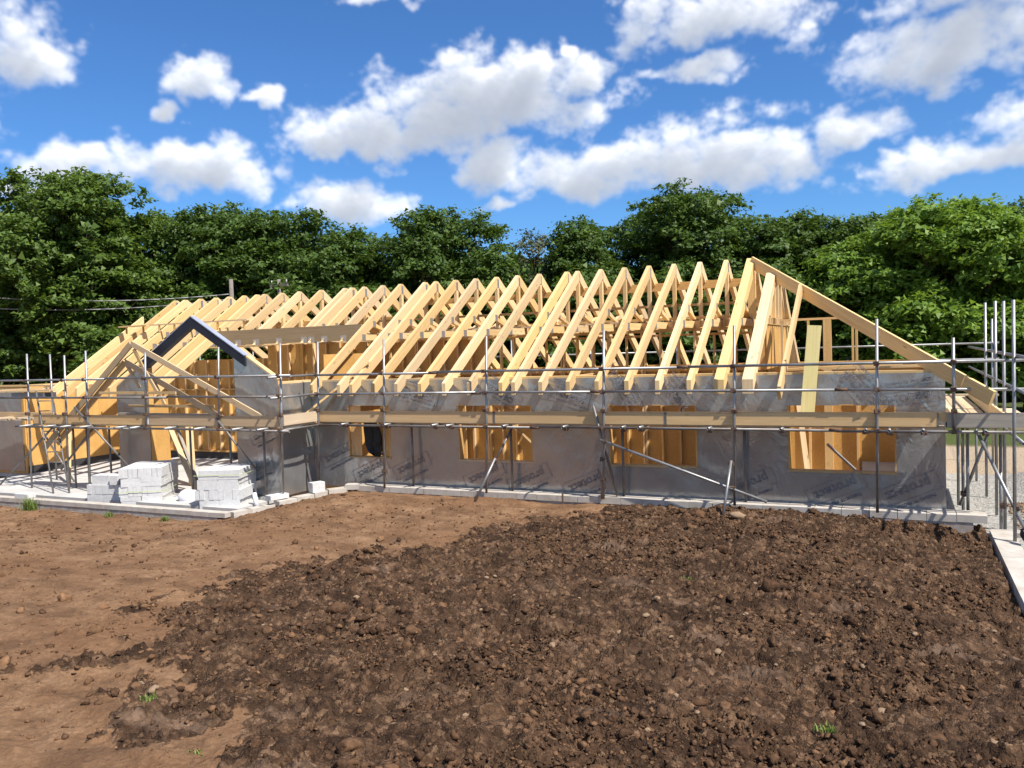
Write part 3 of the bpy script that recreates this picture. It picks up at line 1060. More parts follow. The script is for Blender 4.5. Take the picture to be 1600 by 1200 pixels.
spine = empty('spine_wall', (0, 0, 0), house)
SPY = 18.40
MB().box(-12.2, -0.72, SPY - 0.05, SPY + 0.05, FLOOR, -0.01, axis='x').build('upstand', 'upstand', spine)
for a, b in ((-12.2, -7.5), (-7.5, -2.5)):
    MB().box(a, b - 0.003, SPY - 0.0475, SPY + 0.0475, -0.008, 0.037, axis='x').build('sole_plate', 'warm_timber', spine)
    MB().box(a, b - 0.003, SPY - 0.0475, SPY + 0.0475, 3.20, 3.265, axis='x').build('head_plate', 'warm_timber', spine)
    MB().box(a, b - 0.003, SPY - 0.047, SPY + 0.047, 2.33, 2.375, axis='x').build('rail', 'warm_timber', spine)
MB().box(-2.5, -0.72, SPY - 0.0475, SPY + 0.0475, -0.008, 0.037, axis='x').build('sole_plate', 'warm_timber', spine)
MB().box(-2.3, -0.72, SPY - 0.0475, SPY + 0.0475, 3.335, 3.38, axis='x').build('head_plate', 'warm_timber', spine)
MB().box(-2.3, -0.72, SPY - 0.047, SPY + 0.047, 2.33, 2.375, axis='x').build('rail', 'warm_timber', spine)
for k, xx in enumerate(np.arange(-12.1, -2.45, 0.4)):
    dx = random.uniform(-.03, .03)
    up = 3.198 if (k % 5 != 1 or xx < -9) else 2.328
    stud(xx + dx, SPY, 0.04, 2.328, spine)
    if up > 3:
        stud(xx + dx, SPY, 2.377, 3.198, spine)
    if k % 5 == 2:
        stud(xx + dx + 0.06, SPY, 0.04, 2.328, spine)
        stud(xx + dx + 0.06, SPY, 2.377, 3.198, spine)
for xx in (-2.25, -1.72, -0.79):
    stud(xx, SPY, 0.04, 2.328, spine)
    stud(xx, SPY, 2.377, 3.333, spine)
stud(-0.86, SPY, 2.377, 3.333, spine)
stud(-1.35, SPY, 2.377, 3.333, spine, w=0.16)
stud(-1.35, SPY, 0.04, 2.328, spine, w=0.16)
panel_row(-12.2, -0.72, SPY + 0.05, 0.0, 2.31, spine)
panel_row(-12.2, -9.3, SPY + 0.05, 2.38, 3.25, spine)
for k, xx in enumerate((-10.0, -6.15, -2.7)):
    cw = empty('cross_wall', (0, 0, 0), house)
    y0, y1 = WY + 0.17, SPY - 0.06
    panel_col(y0, y1, xx, 0.02, 2.29, cw)
    MB().box(xx - 0.06, xx + 0.06, y0, y1, 2.295, 2.34, axis='y').build('head_plate', 'warm_timber', cw)
    for yy in np.arange(y0 + 0.1, y1, 0.6):
        stud(xx + 0.065, yy, 0.0, 2.292, cw, 0.095, 0.045)
# second partition behind the spine, seen over it
rear = empty('rear_partition', (0, 0, 0), house)
MB().box(-9.2, -2.6, 20.70, 20.79, 3.12, 3.18, axis='x').build('head_plate', 'warm_timber', rear)
for k, xx in enumerate(np.arange(-9.1, -2.6, 0.45)):
    stud(xx, 20.745, FLOOR + 0.01, 3.118, rear)
panel_row(-9.2, -6.4, 20.80, 0.0, 2.2, rear)

# roof trusses --------------------------------------------------------------
T = 0.084


def rafter_mesh(y0, t, name='rafter', ytop=None, mat='pale_timber'):
    yt = YR if ytop is None else ytop
    z0, z1 = roof_z(y0), ZE + SL * (yt - YE)
    cut = 0.035 if ytop is None else 0
    poly = [(y0, z0 - RD), (yt, z1 - RD), (yt, z1 - cut), (yt - cut * 1.2, z1 - cut * 1.2 * SL), (y0, z0)] if cut else [(y0, z0 - RD), (yt, z1 - RD), (yt, z1), (y0, z0)]
    return MB().yz(poly, 0, t).mesh(name, mat)


def mirror_mesh(me, name):
    m2 = me.copy()
    m2.name = name
    co = np.zeros(len(m2.vertices) * 3, np.float32)
    m2.vertices.foreach_get('co', co)
    co = co.reshape(-1, 3)
    co[:, 1] = 2 * YR - co[:, 1]
    m2.vertices.foreach_set('co', co.ravel())
    m2.flip_normals()
    return m2


def truss_meshes(t, y_front):
    e = 0.003
    out = []
    fr = rafter_mesh(y_front, t)
    out.append(('rafter', fr))
    out.append(('rafter', mirror_mesh(rafter_mesh(YE, t), 'rafter')))
    yb, yt = 17.262, 17.49
    out.append(('collar_tie', MB().yz([(yb, 3.272), (2 * YR - yb, 3.272), (2 * YR - yt, 3.42), (yt, 3.42)], e, t - e).mesh('collar_tie', 'pale_timber')))
    out.append(('king_post', MB().yz([(YR - 0.05, 3.425), (YR - 0.05, ZR - RD - 0.035), (YR, ZR - RD - 0.002), (YR + 0.05, ZR - RD - 0.035), (YR + 0.05, 3.425)], e, t - e).mesh('king_post', 'pale_timber')))
    ya, yc = 17.83, 18.62
    za = ZE + SL * (ya - YE) - RD - 0.002
    zb = ZE + SL * (ya + 0.11 - YE) - RD - 0.002
    web = MB().yz([(ya, za), (yc, 3.424), (yc + 0.11, 3.424), (ya + 0.11, zb)], e, t - e).mesh('web', 'pale_timber')
    out.append(('web', web))
    out.append(('web', mirror_mesh(web, 'web')))
    plates = [(YR - 0.045, YR + 0.045, ZR - 0.30, ZR - 0.09), (17.31, 17.46, 3.265, 3.425), (ya - 0.02, ya + 0.1, za - 0.02, za + 0.13), (yc - 0.02, yc + 0.12, 3.36, 3.47),
              (2 * YR - 17.46, 2 * YR - 17.31, 3.265, 3.425)]
    for (a, b, c, d) in plates:
        for xa in (t, -0.003):
            out.append(('nail_plate', MB().box(xa, xa + 0.003, a, b, c, d).mesh('nail_plate', 'nail_plate')))
    return out


KIT = {'full': truss_meshes(T, YE), 'trim': truss_meshes(T, 17.50), 'girder': truss_meshes(0.175, YE)}
XS_FULL = [-3.58, -4.183, -4.788, -5.389, -5.986, -6.585, -7.186, -7.466, -8.208, -8.806, -9.403, -10.003, -10.601, -11.202, -11.536, -12.303,
           -17.345, -17.843, -18.424, -18.965, -19.595, -20.241, -20.64]
XS_TRIM = [-12.89, -13.493, -13.909, -14.15, -14.984, -15.765, -16.402, -17.052]


def truss(xx, kit):
    tr = empty('roof_truss', Vector((xx, 0, 0)) - org(house), house)
    tr.location.y = -org(house).y
    tr.location.z = -org(house).z
    for nm, me in KIT[kit]:
        o = place(nm, me, tr)
        if nm == 'rafter':
            o.location.x = random.uniform(-0.006, 0.006)
            o.rotation_euler.z = 0
    return tr


for xx in XS_FULL:
    truss(xx, 'full')
for xx in XS_TRIM:
    truss(xx, 'trim')
truss(-3.075, 'girder')
# solid bridging between the collars over the spine wall
bx_ = sorted([v for v in XS_FULL if v > -12.4] + [-3.075])
for a, b in zip(bx_[:-1], bx_[1:]):
    if b - a > 0.2:
        MB().box(a + T + 0.004, b - 0.004, 18.39, 18.435, 3.285, 3.425, axis='x').build('bridging', 'pale_timber', house)
        if random.random() < 0.6:
            MB().box(a + T + 0.004, b - 0.004, 20.2, 20.245, 3.285, 3.425, axis='x').build('bridging', 'pale_timber', house)
        for q in (0.33, 0.66):
            xx = a + (b - a) * q
            MB().box(xx - 0.02, xx + 0.02, 18.36, 18.386, 3.27, 3.45, axis='z').build('joist_end', 'warm_timber', house)

# hip girder, cut under the hip rafter
hg = empty('hip_truss', (0, 0, 0), house)
HX, HY = -2.575, 18.60
for k, (m, ) in enumerate([(rafter_mesh(YE, 0.19, 'rafter', HY),), (mirror_mesh(rafter_mesh(YE, 0.19, 'rafter', HY), 'rafter'),)]):
    place('rafter', m, hg, Vector((HX, 0, 0)) - org(hg))
zt = roof_z(HY)
MB().box(HX + 0.01, HX + 0.18, HY + 0.003, 2 * YR - HY - 0.003, zt - 0.2, zt - 0.004, axis='y').build('top_chord', 'pale_timber', hg)
MB().yz([(17.262, 3.272), (2 * YR - 17.262, 3.272), (2 * YR - 17.49, 3.42), (17.49, 3.42)], HX + 0.02, HX + 0.17).build('collar_tie', 'pale_timber', hg)
for yy in (18.72, 19.26, 19.8):
    MB().box(HX + 0.03, HX + 0.16, yy - 0.05, yy + 0.05, 3.425, zt - 0.203, axis='z').build('web', 'pale_timber', hg)
for (a, b, c, d) in ((18.0, 3.43, 18.66, 4.1), (20.5, 3.43, 19.86, 4.1)):
    MB().beam((HX + 0.095, a, b), (HX + 0.095, c, d), 0.12, 0.09).build('web', 'pale_timber', hg)
for yy in np.arange(17.55, 20.9, 0.32):
    MB().box(HX + 0.171, HX + 0.176, yy, yy + 0.012, 3.27, 3.44).build('joist_hanger', 'nail_plate', hg)
    MB().box(HX + 0.171, HX + 0.21, yy + 0.02, yy + 0.065, 3.285, 3.41, axis='z').build('joist_end', 'pale_timber', hg)
# bottom infill of the hip truss
for a in np.arange(16.6, 21.6, 0.6):
    MB().box(HX + 0.03, HX + 0.12, a, a + 0.045, PLATE + 0.02, 3.268 if a > 17.3 else roof_z(a) - RD - 0.01, axis='z').build('stud', 'warm_timber', hg)
panel_col(17.4, 21.0, HX + 0.135, 2.36, 3.26, hg, step=1.2)

# hip rafter, tail and loose jack
MB().beam((-2.97, 19.14, 4.70), (0.93, 15.22, 2.165), 0.047, 0.25).build('hip_rafter', 'pale_timber', house)
MB().beam((0.945, 15.205, 2.155), (1.31, 14.84, 1.925), 0.06, 0.24).build('hip_tail', 'pale_timber', house)
MB().beam((-1.80, 17.84, 3.98), (-1.93, 15.18, 1.97), 0.06, 0.21).build('jack_rafter', 'pale_timber', house)
MB().beam((-2.97, 19.38, 4.70), (0.93, 23.3, 2.165), 0.047, 0.25).build('hip_rafter', 'pale_timber', house)
for xx, yt in ((-21.2, 18.45),):
    m = rafter_mesh(YE, T, 'jack_rafter', yt)
    place('jack_rafter', m, house, Vector((xx, 0, 0)) - org(house))
# binders along the roof
for (a, b, yy, zz, h) in ((-7.3, -2.9, 19.62, 4.30, 0.19), (-12.5, -7.35, 19.62, 4.28, 0.14), (-9.4, -2.9, 19.36, 3.83, 0.06), (-17, -9.5, 19.36, 3.83, 0.06), (-8.6, -2.9, 18.62, 3.50, 0.06)):
    MB().box(a, b, yy, yy + 0.04, zz - h / 2, zz + h / 2, axis='x').build('binder', 'warm_timber', house)
# joists laid across the collars
for k, (a, b, yy) in enumerate(((-12.2, -9.1, 17.95), (-9.0, -5.6, 18.15), (-6.1, -3.1, 19.9), (-12.0, -8.2, 19.8))):
    MB().box(a, b, yy, yy + 0.15, 3.425, 3.465, axis='x').build('walk_board', 'deck_timber', house)
# trimmer beam over the porch
MB().box(-17.22, -12.325, 17.44, 17.49, 3.285, 3.69, axis='x').build('trimmer_beam', 'glulam', house)
MB().box(-17.22, -12.325, 17.493, 17.535, 3.30, 3.67, axis='x').build('trimmer_beam', 'glulam', house)
# sill batten with stub uprights on the left slope
MB().box(-21.1, -16.2, 17.57, 17.62, 3.955, 3.995, axis='x').build('batten', 'pale_timber', house)
MB().box(-21.05, -19.9, 17.45, 17.565, 3.945, 3.985, axis='x').build('batten', 'pale_timber', house)
for xx in (-20.9, -20.2, -19.55, -18.95, -18.4, -17.8, -17.3, -16.35):
    MB().box(xx, xx + 0.04, 17.575, 17.615, roof_z(17.6) + 0.005 if xx < -17.2 else 3.695, 3.953, axis='z').build('upright', 'warm_timber', house)

# porch wing ------------------------------------------------------------------
wing = empty('porch_wing', (0, 0, 0), house)
WX, WF = -12.55, 14.50
GXC, GZC, GS = -15.02, 3.93, 0.605


def gable_z(xx):
    return GZC - GS * abs(xx - GXC)


foil_sheet('foil_wrap', np.concatenate([np.arange(-13.80, WX, 0.07), [WX]]), np.concatenate([np.arange(-0.2, 3.2, 0.07)]), [],
           lambda u, v, w: (u, WF - 0.012 - w, -0.2 + (v + 0.2) / 3.36 * (gable_z(u) - 0.03 + 0.2)), wing, 5)
foil_sheet('foil_wrap', np.concatenate([np.arange(-17.65, -16.56, 0.07), [-16.56]]), np.concatenate([np.arange(-0.2, 3.2, 0.07)]), [],
           lambda u, v, w: (u, WF - 0.012 - w, -0.2 + (v + 0.2) / 3.36 * (gable_z(u) - 0.03 + 0.2)), wing, 9)
foil_sheet('foil_wrap', np.concatenate([np.arange(WF, WY, 0.07), [WY - 0.02]]), np.arange(-0.2, 2.33, 0.07), [],
           lambda u, v, w: (WX + 0.012 + w, u, v), wing, 6, 0.03)
foil_sheet('foil_wrap', np.concatenate([np.arange(WF, WF + 0.16, 0.05)]), np.arange(-0.2, 2.9, 0.07), [],
           lambda u, v, w: (-13.812 - w, u, v), wing, 8)


def xz_wall(x0, x1, name, mat):
    mb = MB()
    r = lambda y: [(x0, y, FLOOR), (x1, y, FLOOR), (x1, y, gable_z(x1) - 0.05), (x0, y, gable_z(x0) - 0.05)]
    a, b = r(WF + 0.006), r(WF + 0.145)
    mb.prism(b, a)
    return mb.build(name, mat, wing)


xz_wall(-13.79, WX - 0.002, 'sheathing_panel', 'warm_timber')
xz_wall(-17.64, -16.57, 'sheathing_panel', 'warm_timber')
MB().beam((-13.70, WF + 0.07, gable_z(-13.70) - 0.02), (WX - 0.0, WF + 0.07, gable_z(WX) - 0.02), 0.15, 0.045).build('sloping_plate', 'pale_timber', wing)
MB().beam((-16.3, WF + 0.07, gable_z(-16.3) - 0.02), (-17.64, WF + 0.07, gable_z(-17.64) - 0.02), 0.15, 0.045).build('sloping_plate', 'pale_timber', wing)
MB().box(WX - 0.14, WX - 0.004, WF + 0.16, WY, FLOOR, 2.305, axis='y').build('sheathing_panel', 'osb', wing)
MB().box(WX - 0.145, WX - 0.0, WF + 0.15, WY - 0.0, 2.308, PLATE + 0.015, axis='y').build('wall_plate', 'pale_timber', wing)
# dark steel portal: two sloping legs, sunlight on their tops painted as a paler strip
portal = empty('gable_portal', (0, 0, 0), wing)
for sgn, x_end in ((1, -13.44), (-1, -16.75)):
    p0 = Vector((GXC, WF + 0.02, GZC))
    p1 = Vector((x_end, WF + 0.02, gable_z(x_end)))
    dz = 0.235
    def ring(pt, y):
        return None
    a = [(p0.x, WF - 0.05, p0.z), (p0.x, WF + 0.10, p0.z), (p0.x, WF + 0.10, p0.z - dz), (p0.x, WF - 0.05, p0.z - dz)]
    b = [(p1.x, WF - 0.05, p1.z), (p1.x, WF + 0.10, p1.z), (p1.x, WF + 0.10, p1.z - dz), (p1.x, WF - 0.05, p1.z - dz)]
    if sgn > 0:
        a, b = b, a
    MB().prism(a, b).build('portal_leg', 'navy_steel', portal)
    u = Vector((-GS * (1 if sgn > 0 else -1), 0, 1)).normalized()
    q0, q1 = p0 + Vector((0, 0, 0.012)), p1 + Vector((0, 0, 0.012))
    MB().beam(q0, q1, 0.16, 0.02).build('lit_top_face', 'sunlit_steel', portal)
# porch interior walls
inner = empty('porch_back_wall', (0, 0, 0), house)
panel_row(-22.88, -17.36, 19.66, 0.0, 2.9, inner)
panel_row(-17.35, -12.2, 19.66, 0.0, 3.95, inner)
MB().box(-22.88, -12.2, 19.60, 19.66, FLOOR, -0.005, axis='x').build('upstand', 'upstand', inner)
MB().box(-22.88, -12.2, 19.565, 19.655, 0.0, 0.045, axis='x').build('sole_plate', 'warm_timber', inner)
MB().box(-22.88, -12.2, 19.565, 19.655, 1.95, 1.995, axis='x').build('rail', 'warm_timber', inner)
for xx in np.arange(-22.6, -12.2, 0.47):
    stud(xx + random.uniform(-.05, .05), 19.61, 0.048, 1.948, inner)
    stud(xx + random.uniform(-.05, .05), 19.61, 1.998, 3.94 if xx > -17.3 else 2.88, inner)
side = empty('porch_side_wall', (0, 0, 0), house)
panel_col(14.68, 15.85, -17.42, 0.0, 2.30, side)
MB().box(-17.5, -17.41, 14.68, 15.85, 2.303, PLATE, axis='y').build('wall_plate', 'warm_timber', side)
MB().box(-17.5, -17.405, 14.68, 15.85, FLOOR, -0.005, axis='y').build('upstand', 'upstand', side)
side2 = empty('porch_side_wall', (0, 0, 0), house)
panel_col(15.9, 19.6, -12.36, 0.0, 2.95, side2)
for yy in np.arange(16.1, 19.5, 0.5):
    stud(-12.42, yy, 0.0, 2.9, side2, 0.095, 0.045)
# far-left recess: OSB-lined wall and the foil front beyond it
left = empty('left_recess_wall', (0, 0, 0), house)
panel_col(15.70, 19.6, -22.90, 0.0, 2.30, left)
MB().box(-22.98, -22.885, 15.70, 19.6, FLOOR, -0.005, axis='y').build('upstand', 'upstand', left)
MB().box(-23.0, -22.886, 15.70, 19.6, 2.303, PLATE, axis='y').build('wall_plate', 'warm_timber', left)
foil_sheet('foil_wrap', np.arange(-24.6, -22.95, 0.1), np.arange(-0.15, 2.31, 0.08), [], lambda u, v, w: (u, WY - 0.012 - w, v), left, 12)
MB().box(-24.6, -22.92, WY + 0.01, WY + 0.145, FLOOR, 2.30, axis='z').build('sheathing_panel', 'osb', left)
MB().box(-24.6, -22.0, WY - 0.0, WY + 0.145, 2.308, PLATE, axis='x').build('wall_plate', 'pale_timber', left)
MB().box(-22.0, -17.45, WY - 0.0, WY + 0.145, 2.16, PLATE - 0.01, axis='x').build('eaves_beam', 'warm_timber', left)
MB().box(-24.62, -24.5, WY + 0.15, 22.8, FLOOR, 2.305, axis='y').build('sheathing_panel', 'osb', left)

# printed lettering on the foil --------------------------------------------------
def lettering(text, size, w, rot, parent, face='front', bev=0.0038):
    cu = bpy.data.curves.new('printed_lettering', 'FONT')
    cu.body = text
    cu.size = size
    cu.fill_mode = 'NONE'
    cu.bevel_depth = bev
    cu.bevel_resolution = 0
    cu.resolution_u = 3
    cu.align_x = 'CENTER'
    cu.align_y = 'CENTER'
    cu.materials.append(MATS['print_ink'])
    tmp = bpy.data.objects.new('tmp', cu)
    COL.objects.link(tmp)
    bpy.context.view_layer.update()
    dg = bpy.context.evaluated_depsgraph_get()
    me = bpy.data.meshes.new_from_object(tmp.evaluated_get(dg))
    bpy.data.objects.remove(tmp)
    me.name = 'printed_lettering'
    if not me.materials:
        me.materials.append(MATS['print_ink'])
    return me


INK = {}


def print_at(text, size, w, ang, parent, face='front', border=True):
    key = (text, size, border)
    if key not in INK:
        INK[key] = lettering(text, size, None, None, None)
        if border:
            L, H = size * 0.62 * len(text) * 0.93, size * 0.62
            mb = MB()
            for (x0, x1, z0, z1) in ((-L / 2, L / 2, H, H + 0.006), (-L / 2, L / 2, -H, -H + 0.006), (-L / 2, -L / 2 + 0.006, -H + 0.007, H - 0.001), (L / 2 - 0.006, L / 2, -H + 0.007, H - 0.001)):
                mb.box(x0, x1, z0, z1, -0.002, 0.002, axis='x')
            INK[key + ('b',)] = mb.mesh('printed_band', 'print_ink')
            INK[key + ('t',)] = lettering('THERMO TF  PROTECT', size * 0.28, None, None, None, bev=0.0024)
    rz = (math.pi / 2, -math.radians(ang), 0) if face == 'front' else (math.pi / 2, 0, math.pi / 2)
    mt = Matrix.Rotation(math.pi / 2, 4, 'X') @ Matrix.Rotation(math.radians(ang), 4, 'Z')
    if face == 'side':
        mt = Matrix.Rotation(math.pi / 2, 4, 'Z') @ mt
    e = mt.to_euler()
    o = in_house('printed_lettering', INK[key], parent, w, e)
    if border:
        in_house('printed_band', INK[key + ('b',)], parent, w, e)
        off = mt @ Vector((0, size * 0.62 + 0.075, 0))
        in_house('printed_lettering', INK[key + ('t',)], parent, Vector(w) + off, e)
    return o


FY = WY - 0.034
for (xx, zz, ang) in ((-11.85, 0.62, 24), (-10.95, 0.30, 24), (-9.85, 0.42, 24), (-8.05, 0.28, 24), (-7.0, 0.24, 24), (-5.75, 0.20, 24), (-2.55, 0.30, 24), (-1.05, 0.28, 24), (0.12, 0.32, 24),
                      (-9.6, 2.0, -14), (-6.1, 1.98, -18), (-4.9, 2.12, -60), (-3.9, 1.98, -52), (-0.6, 2.08, -48), (0.15, 1.93, 8), (-7.6, 2.02, -30)):
    flip = 180 if zz < 1 else 0
    print_at('protect', 0.25, (xx, FY, zz), ang + flip, front_wall)
print_at('protect', 0.20, (-13.15, WF - 0.034, 0.42), 22 + 180, wing)
print_at('protect', 0.20, (-13.0, WF - 0.034, 1.2), 22 + 180, wing)

# ================================================================== scaffolds
R0 = 0.0255
COUP = MB().box(-0.042, 0.042, -0.05, 0.05, -0.035, 0.035).box(0.02, 0.055, -0.06, -0.045, -0.012, 0.012).mesh('coupler', 'rusty_clamp')


def tube(name, p0, p1, parent, mat='galvanised', bend=0.0):
    return MB().pipe(p0, p1, R0).build(name, mat, parent, smooth=True)


def coupler(w, parent, rz=0.0):
    return in_house('coupler', COUP, parent, w, (random.uniform(-.2, .2), random.uniform(-.2, .2), rz + random.uniform(-.2, .2)))


def plank(name, p0, p1, w, h, parent, mat='deck_timber', up=(0, 0, 1)):
    return MB().beam(p0, p1, w, h, up).build(name, mat, parent)


ZT, ZL, ZD = 1.67, 1.365, 1.44     # toe-board top, ledger, deck
SY = 15.15
front = empty('front_scaffold', (-5.5, SY, -0.1), label='grey tube scaffold with one long plank deck along the foil-wrapped front wall', cat='scaffold')
for (xx, zt, dx) in ((0.79, 2.89, 0.0), (-0.35, 3.24, 0.03), (-2.70, 3.23, 0.06), (-5.17, 3.24, 0.10), (-7.70, 3.22, 0.12), (-10.20, 3.24, 0.13), (-11.98, 3.24, 0.13)):
    zb = -0.02 if xx < 0.5 else 1.33
    tube('standard', (xx - dx / 2, SY, zb), (xx + dx / 2, SY, zt), front)
    for zz in (2.06, 2.50, ZL, ZT + 0.03):
        if zz < zt:
            coupler((xx, SY - 0.035, zz), front)
    if xx in (-5.17, -10.20):
        tube('standard', (xx - 0.1, SY + 0.055, -0.02), (xx - 0.05, SY + 0.05, 0.95), front)
        for zz in (0.35, 0.75):
            coupler((xx - 0.06, SY + 0.02, zz), front)
for zz, cuts in ((2.50, (-12.25, -8.9, -3.6, 1.95)), (2.06, (-12.2, -7.9, -5.3, -0.9, 1.95)), (ZL, (-12.2, -6.6, -1.0, 1.95))):
    for a, b in zip(cuts[:-1], cuts[1:]):
        j = random.uniform(-.012, .012)
        tube('rail' if zz > 1.9 else 'ledger', (a + 0.004, SY - 0.055, zz + j), (b - 0.004, SY - 0.055, zz + j + random.uniform(-.015, .015)), front,
             'galvanised' if zz > 1.9 else 'dull_tube')
        if b < 1.5:
            MB().tube((b - 0.1, SY - 0.055, zz + j), (b + 0.1, SY - 0.055, zz + j), 0.031).build('sleeve', 'rusty_clamp', front, smooth=True)
for a, b in ((-12.1, -7.55), (-7.545, -3.98), (-3.975, 0.57)):
    o = plank('toe_board', (a, SY + 0.045, 1.55 + random.uniform(-.006, .006)), (b, SY + 0.045, 1.55 + random.uniform(-.006, .006)), 0.038, 0.238, front, 'toe_timber')
plank('toe_board', (0.69, SY + 0.03, 1.55), (2.05, SY + 0.03, 1.555), 0.038, 0.235, front, 'grey_timber')
plank('packing_board', (0.44, SY + 0.11, 1.59), (0.80, SY + 0.11, 1.59), 0.04, 0.16, front, 'pale_timber')
for xx in (-7.555, -7.53, -3.985, -3.96, 0.56):
    MB().box(xx - 0.012, xx + 0.012, SY + 0.022, SY + 0.068, 1.432, 1.668).build('end_band', 'dull_tube', front)
for row in range(1):
    for a, b in ((-12.1, -8.25), (-8.24, -4.35), (-4.34, -0.5), (-0.49, 0.66)):
        plank('deck_board', (a, SY + 0.185, ZD - 0.019 + random.uniform(-.004, .004)), (b, SY + 0.185, ZD - 0.019), 0.225, 0.038, front)
        plank('deck_board', (a - 0.3, SY + 0.385, ZD - 0.019 + random.uniform(-.004, .004)), (min(b, 0.6) - 0.3, SY + 0.385, ZD - 0.019), 0.16, 0.038, front)
for xx in (-11.2, -10.07, -8.87, -8.50, -7.24, -5.94, -4.75, -4.41, -3.13, -1.87, -0.53, -0.16, 0.35, 1.23):
    y0 = SY - 0.22 - random.uniform(0, 0.08)
    tube('transom', (xx + random.uniform(-.02, .02), y0, 1.392), (xx, SY + 0.34, 1.392), front)
    coupler((xx, SY - 0.05, 1.345), front)
for xx in (-9.70, -7.30, -4.90, -2.58):
    tube('standard', (xx, SY + 0.30, -0.01), (xx, SY + 0.30, 1.372), front, 'dull_tube')
tube('brace', (-7.24, SY + 0.22, 1.30), (-7.50, SY - 0.12, 0.62), front, 'dull_tube')
tube('prop_tube', (-7.43, SY - 0.20, 0.74), (-7.73, 14.60, -0.08), front)
coupler((-7.46, SY - 0.14, 0.68), front)
tube('brace', (-5.22, SY - 0.10, 1.14), (-2.15, SY - 0.10, 0.09), front)
coupler((-5.14, SY - 0.07, 1.11), front)
coupler((-2.76, SY - 0.07, 0.30), front)
tube('brace', (-5.37, SY - 0.03, 1.80), (-5.0, SY + 0.20, 0.02), front, 'dull_tube')
tube('prop_tube', (-2.76, SY - 0.07, 0.80), (-2.83, 14.58, -0.10), front)
coupler((-2.76, SY - 0.04, 0.74), front)

# porch run ------------------------------------------------------------------
PY = 13.87
porch = empty('porch_scaffold', (-16.0, PY, -0.25), label='scaffold round the gabled porch with braces and a ladder bay, behind the block stacks', cat='scaffold')
for (xx, zt, zb) in ((-20.12, 3.21, -0.30), (-18.72, 3.14, -0.24), (-17.95, 3.23, -0.24), (-15.94, 3.13, 1.33), (-13.68, 3.19, 1.33), (-11.95, 3.22, -0.24)):
    tube('standard', (xx - 0.05, PY, zb), (xx + 0.05, PY, zt), porch)
    for zz in (2.10, 2.53, ZL, 1.69):
        coupler((xx, PY - 0.035, zz), porch)
for xx, yy in ((-18.9, 14.17), (-18.4, 14.17), (-17.6, 14.17), (-14.95, 14.2), (-12.8, 14.25), (-13.95, 14.42)):
    tube('standard', (xx, yy, -0.22), (xx, yy, 1.36), porch, 'dull_tube')
for zz, cuts in ((2.55, (-24.0, -17.2, -11.6)), (2.10, (-21.2, -15.2, -11.85)), (ZL, (-20.6, -16.4, -11.7))):
    for a, b in zip(cuts[:-1], cuts[1:]):
        tube('rail' if zz > 1.9 else 'ledger', (a + 0.004, PY - 0.055, zz), (b - 0.004, PY - 0.055, zz - 0.02), porch, 'galvanised' if zz > 2.3 else 'dull_tube')
for a, b, m in ((-20.0, -15.99, 'toe_timber'), (-15.92, -12.05, 'toe_timber'), (-24.0, -20.2, 'toe_timber')):
    yy = PY + (0.05 if a > -20.1 else 0.75)
    plank('toe_board', (a, yy, 1.55), (b, yy, 1.545), 0.038, 0.225, porch, m)
MB().box(-15.99, -15.93, PY + 0.025, PY + 0.07, 1.45, 1.65).build('board_end_band', 'white_plastic', porch)
for a, b in ((-20.0, -16.2), (-16.19, -12.2)):
    for row in range(2):
        plank('deck_board', (a, PY + 0.19 + 0.232 * row, ZD - 0.02), (b, PY + 0.19 + 0.232 * row, ZD - 0.02), 0.225, 0.038, porch)
for xx in (-20.1, -19.2, -18.6, -17.9, -16.7, -16.2, -15.1, -14.2, -13.1, -12.4):
    tube('transom', (xx + 0.04, PY - 0.32, 1.392), (xx, PY + 0.55, 1.392), porch)
# return to the main run
tube('rail', (-11.98, PY - 0.35, 2.50), (-11.98, SY + 0.05, 2.50), porch)
tube('rail', (-11.98, PY - 0.3, 2.06), (-11.98, SY + 0.05, 2.06), porch)
tube('ledger', (-11.93, PY - 0.1, 1.36), (-11.93, SY + 0.05, 1.36), porch, 'dull_tube')
plank('toe_board', (-11.99, PY + 0.1, 1.56), (-11.99, SY - 0.06, 1.56), 0.045, 0.22, porch, 'deck_timber')
for row in range(2):
    plank('deck_board', (-12.12 - 0.21 * row, PY + 0.1, 1.415), (-12.12 - 0.21 * row, SY + 0.1, 1.415), 0.2, 0.038, porch)
# braces
for p0, p1 in (((-21.6, PY + 0.1, -0.22), (-19.55, PY + 0.2, 1.30)), ((-18.95, PY - 0.05, 0.30), (-18.05, PY + 0.25, 1.36)), ((-18.3, PY - 0.08, 1.86), (-16.9, PY + 0.25, 0.38)),
               ((-13.75, PY - 0.05, 1.62), (-13.0, PY + 0.3, 0.45)), ((-21.3, PY + 1.2, 1.05), (-19.9, PY + 1.0, -0.2))):
    tube('brace', p0, p1, porch, 'dull_tube')
for xx, yy in ((-20.9, 15.1),):
    tube('standard', (xx, yy, -0.25), (xx, yy, 3.2), porch)
for xx in (-21.9, -21.2, -20.6):
    plank('deck_board', (xx, 13.9, 1.52), (xx, 15.4, 1.52), 0.225, 0.038, porch, 'deck_timber')
# ladder: two stiles and rungs
lad = empty('ladder', (-18.95, 13.45, -0.25), label='slim grey ladder leaning steeply inside the porch scaffold', cat='ladder')
LB, LT = Vector((-18.72, 13.42, -0.25)), Vector((-20.05, 14.05, 2.25))
sv = Vector((0.36, 0.16, 0.0))
for k in (0, 1):
    MB().tube(LB + sv * k, LT + sv * k, 0.022).build('stile', 'dull_tube', lad, smooth=True)
for k in range(1, 10):
    c = LB.lerp(LT, k / 10.0)
    MB().tube(c, c + sv, 0.013, 8).build('rung', 'dull_tube', lad, smooth=True)

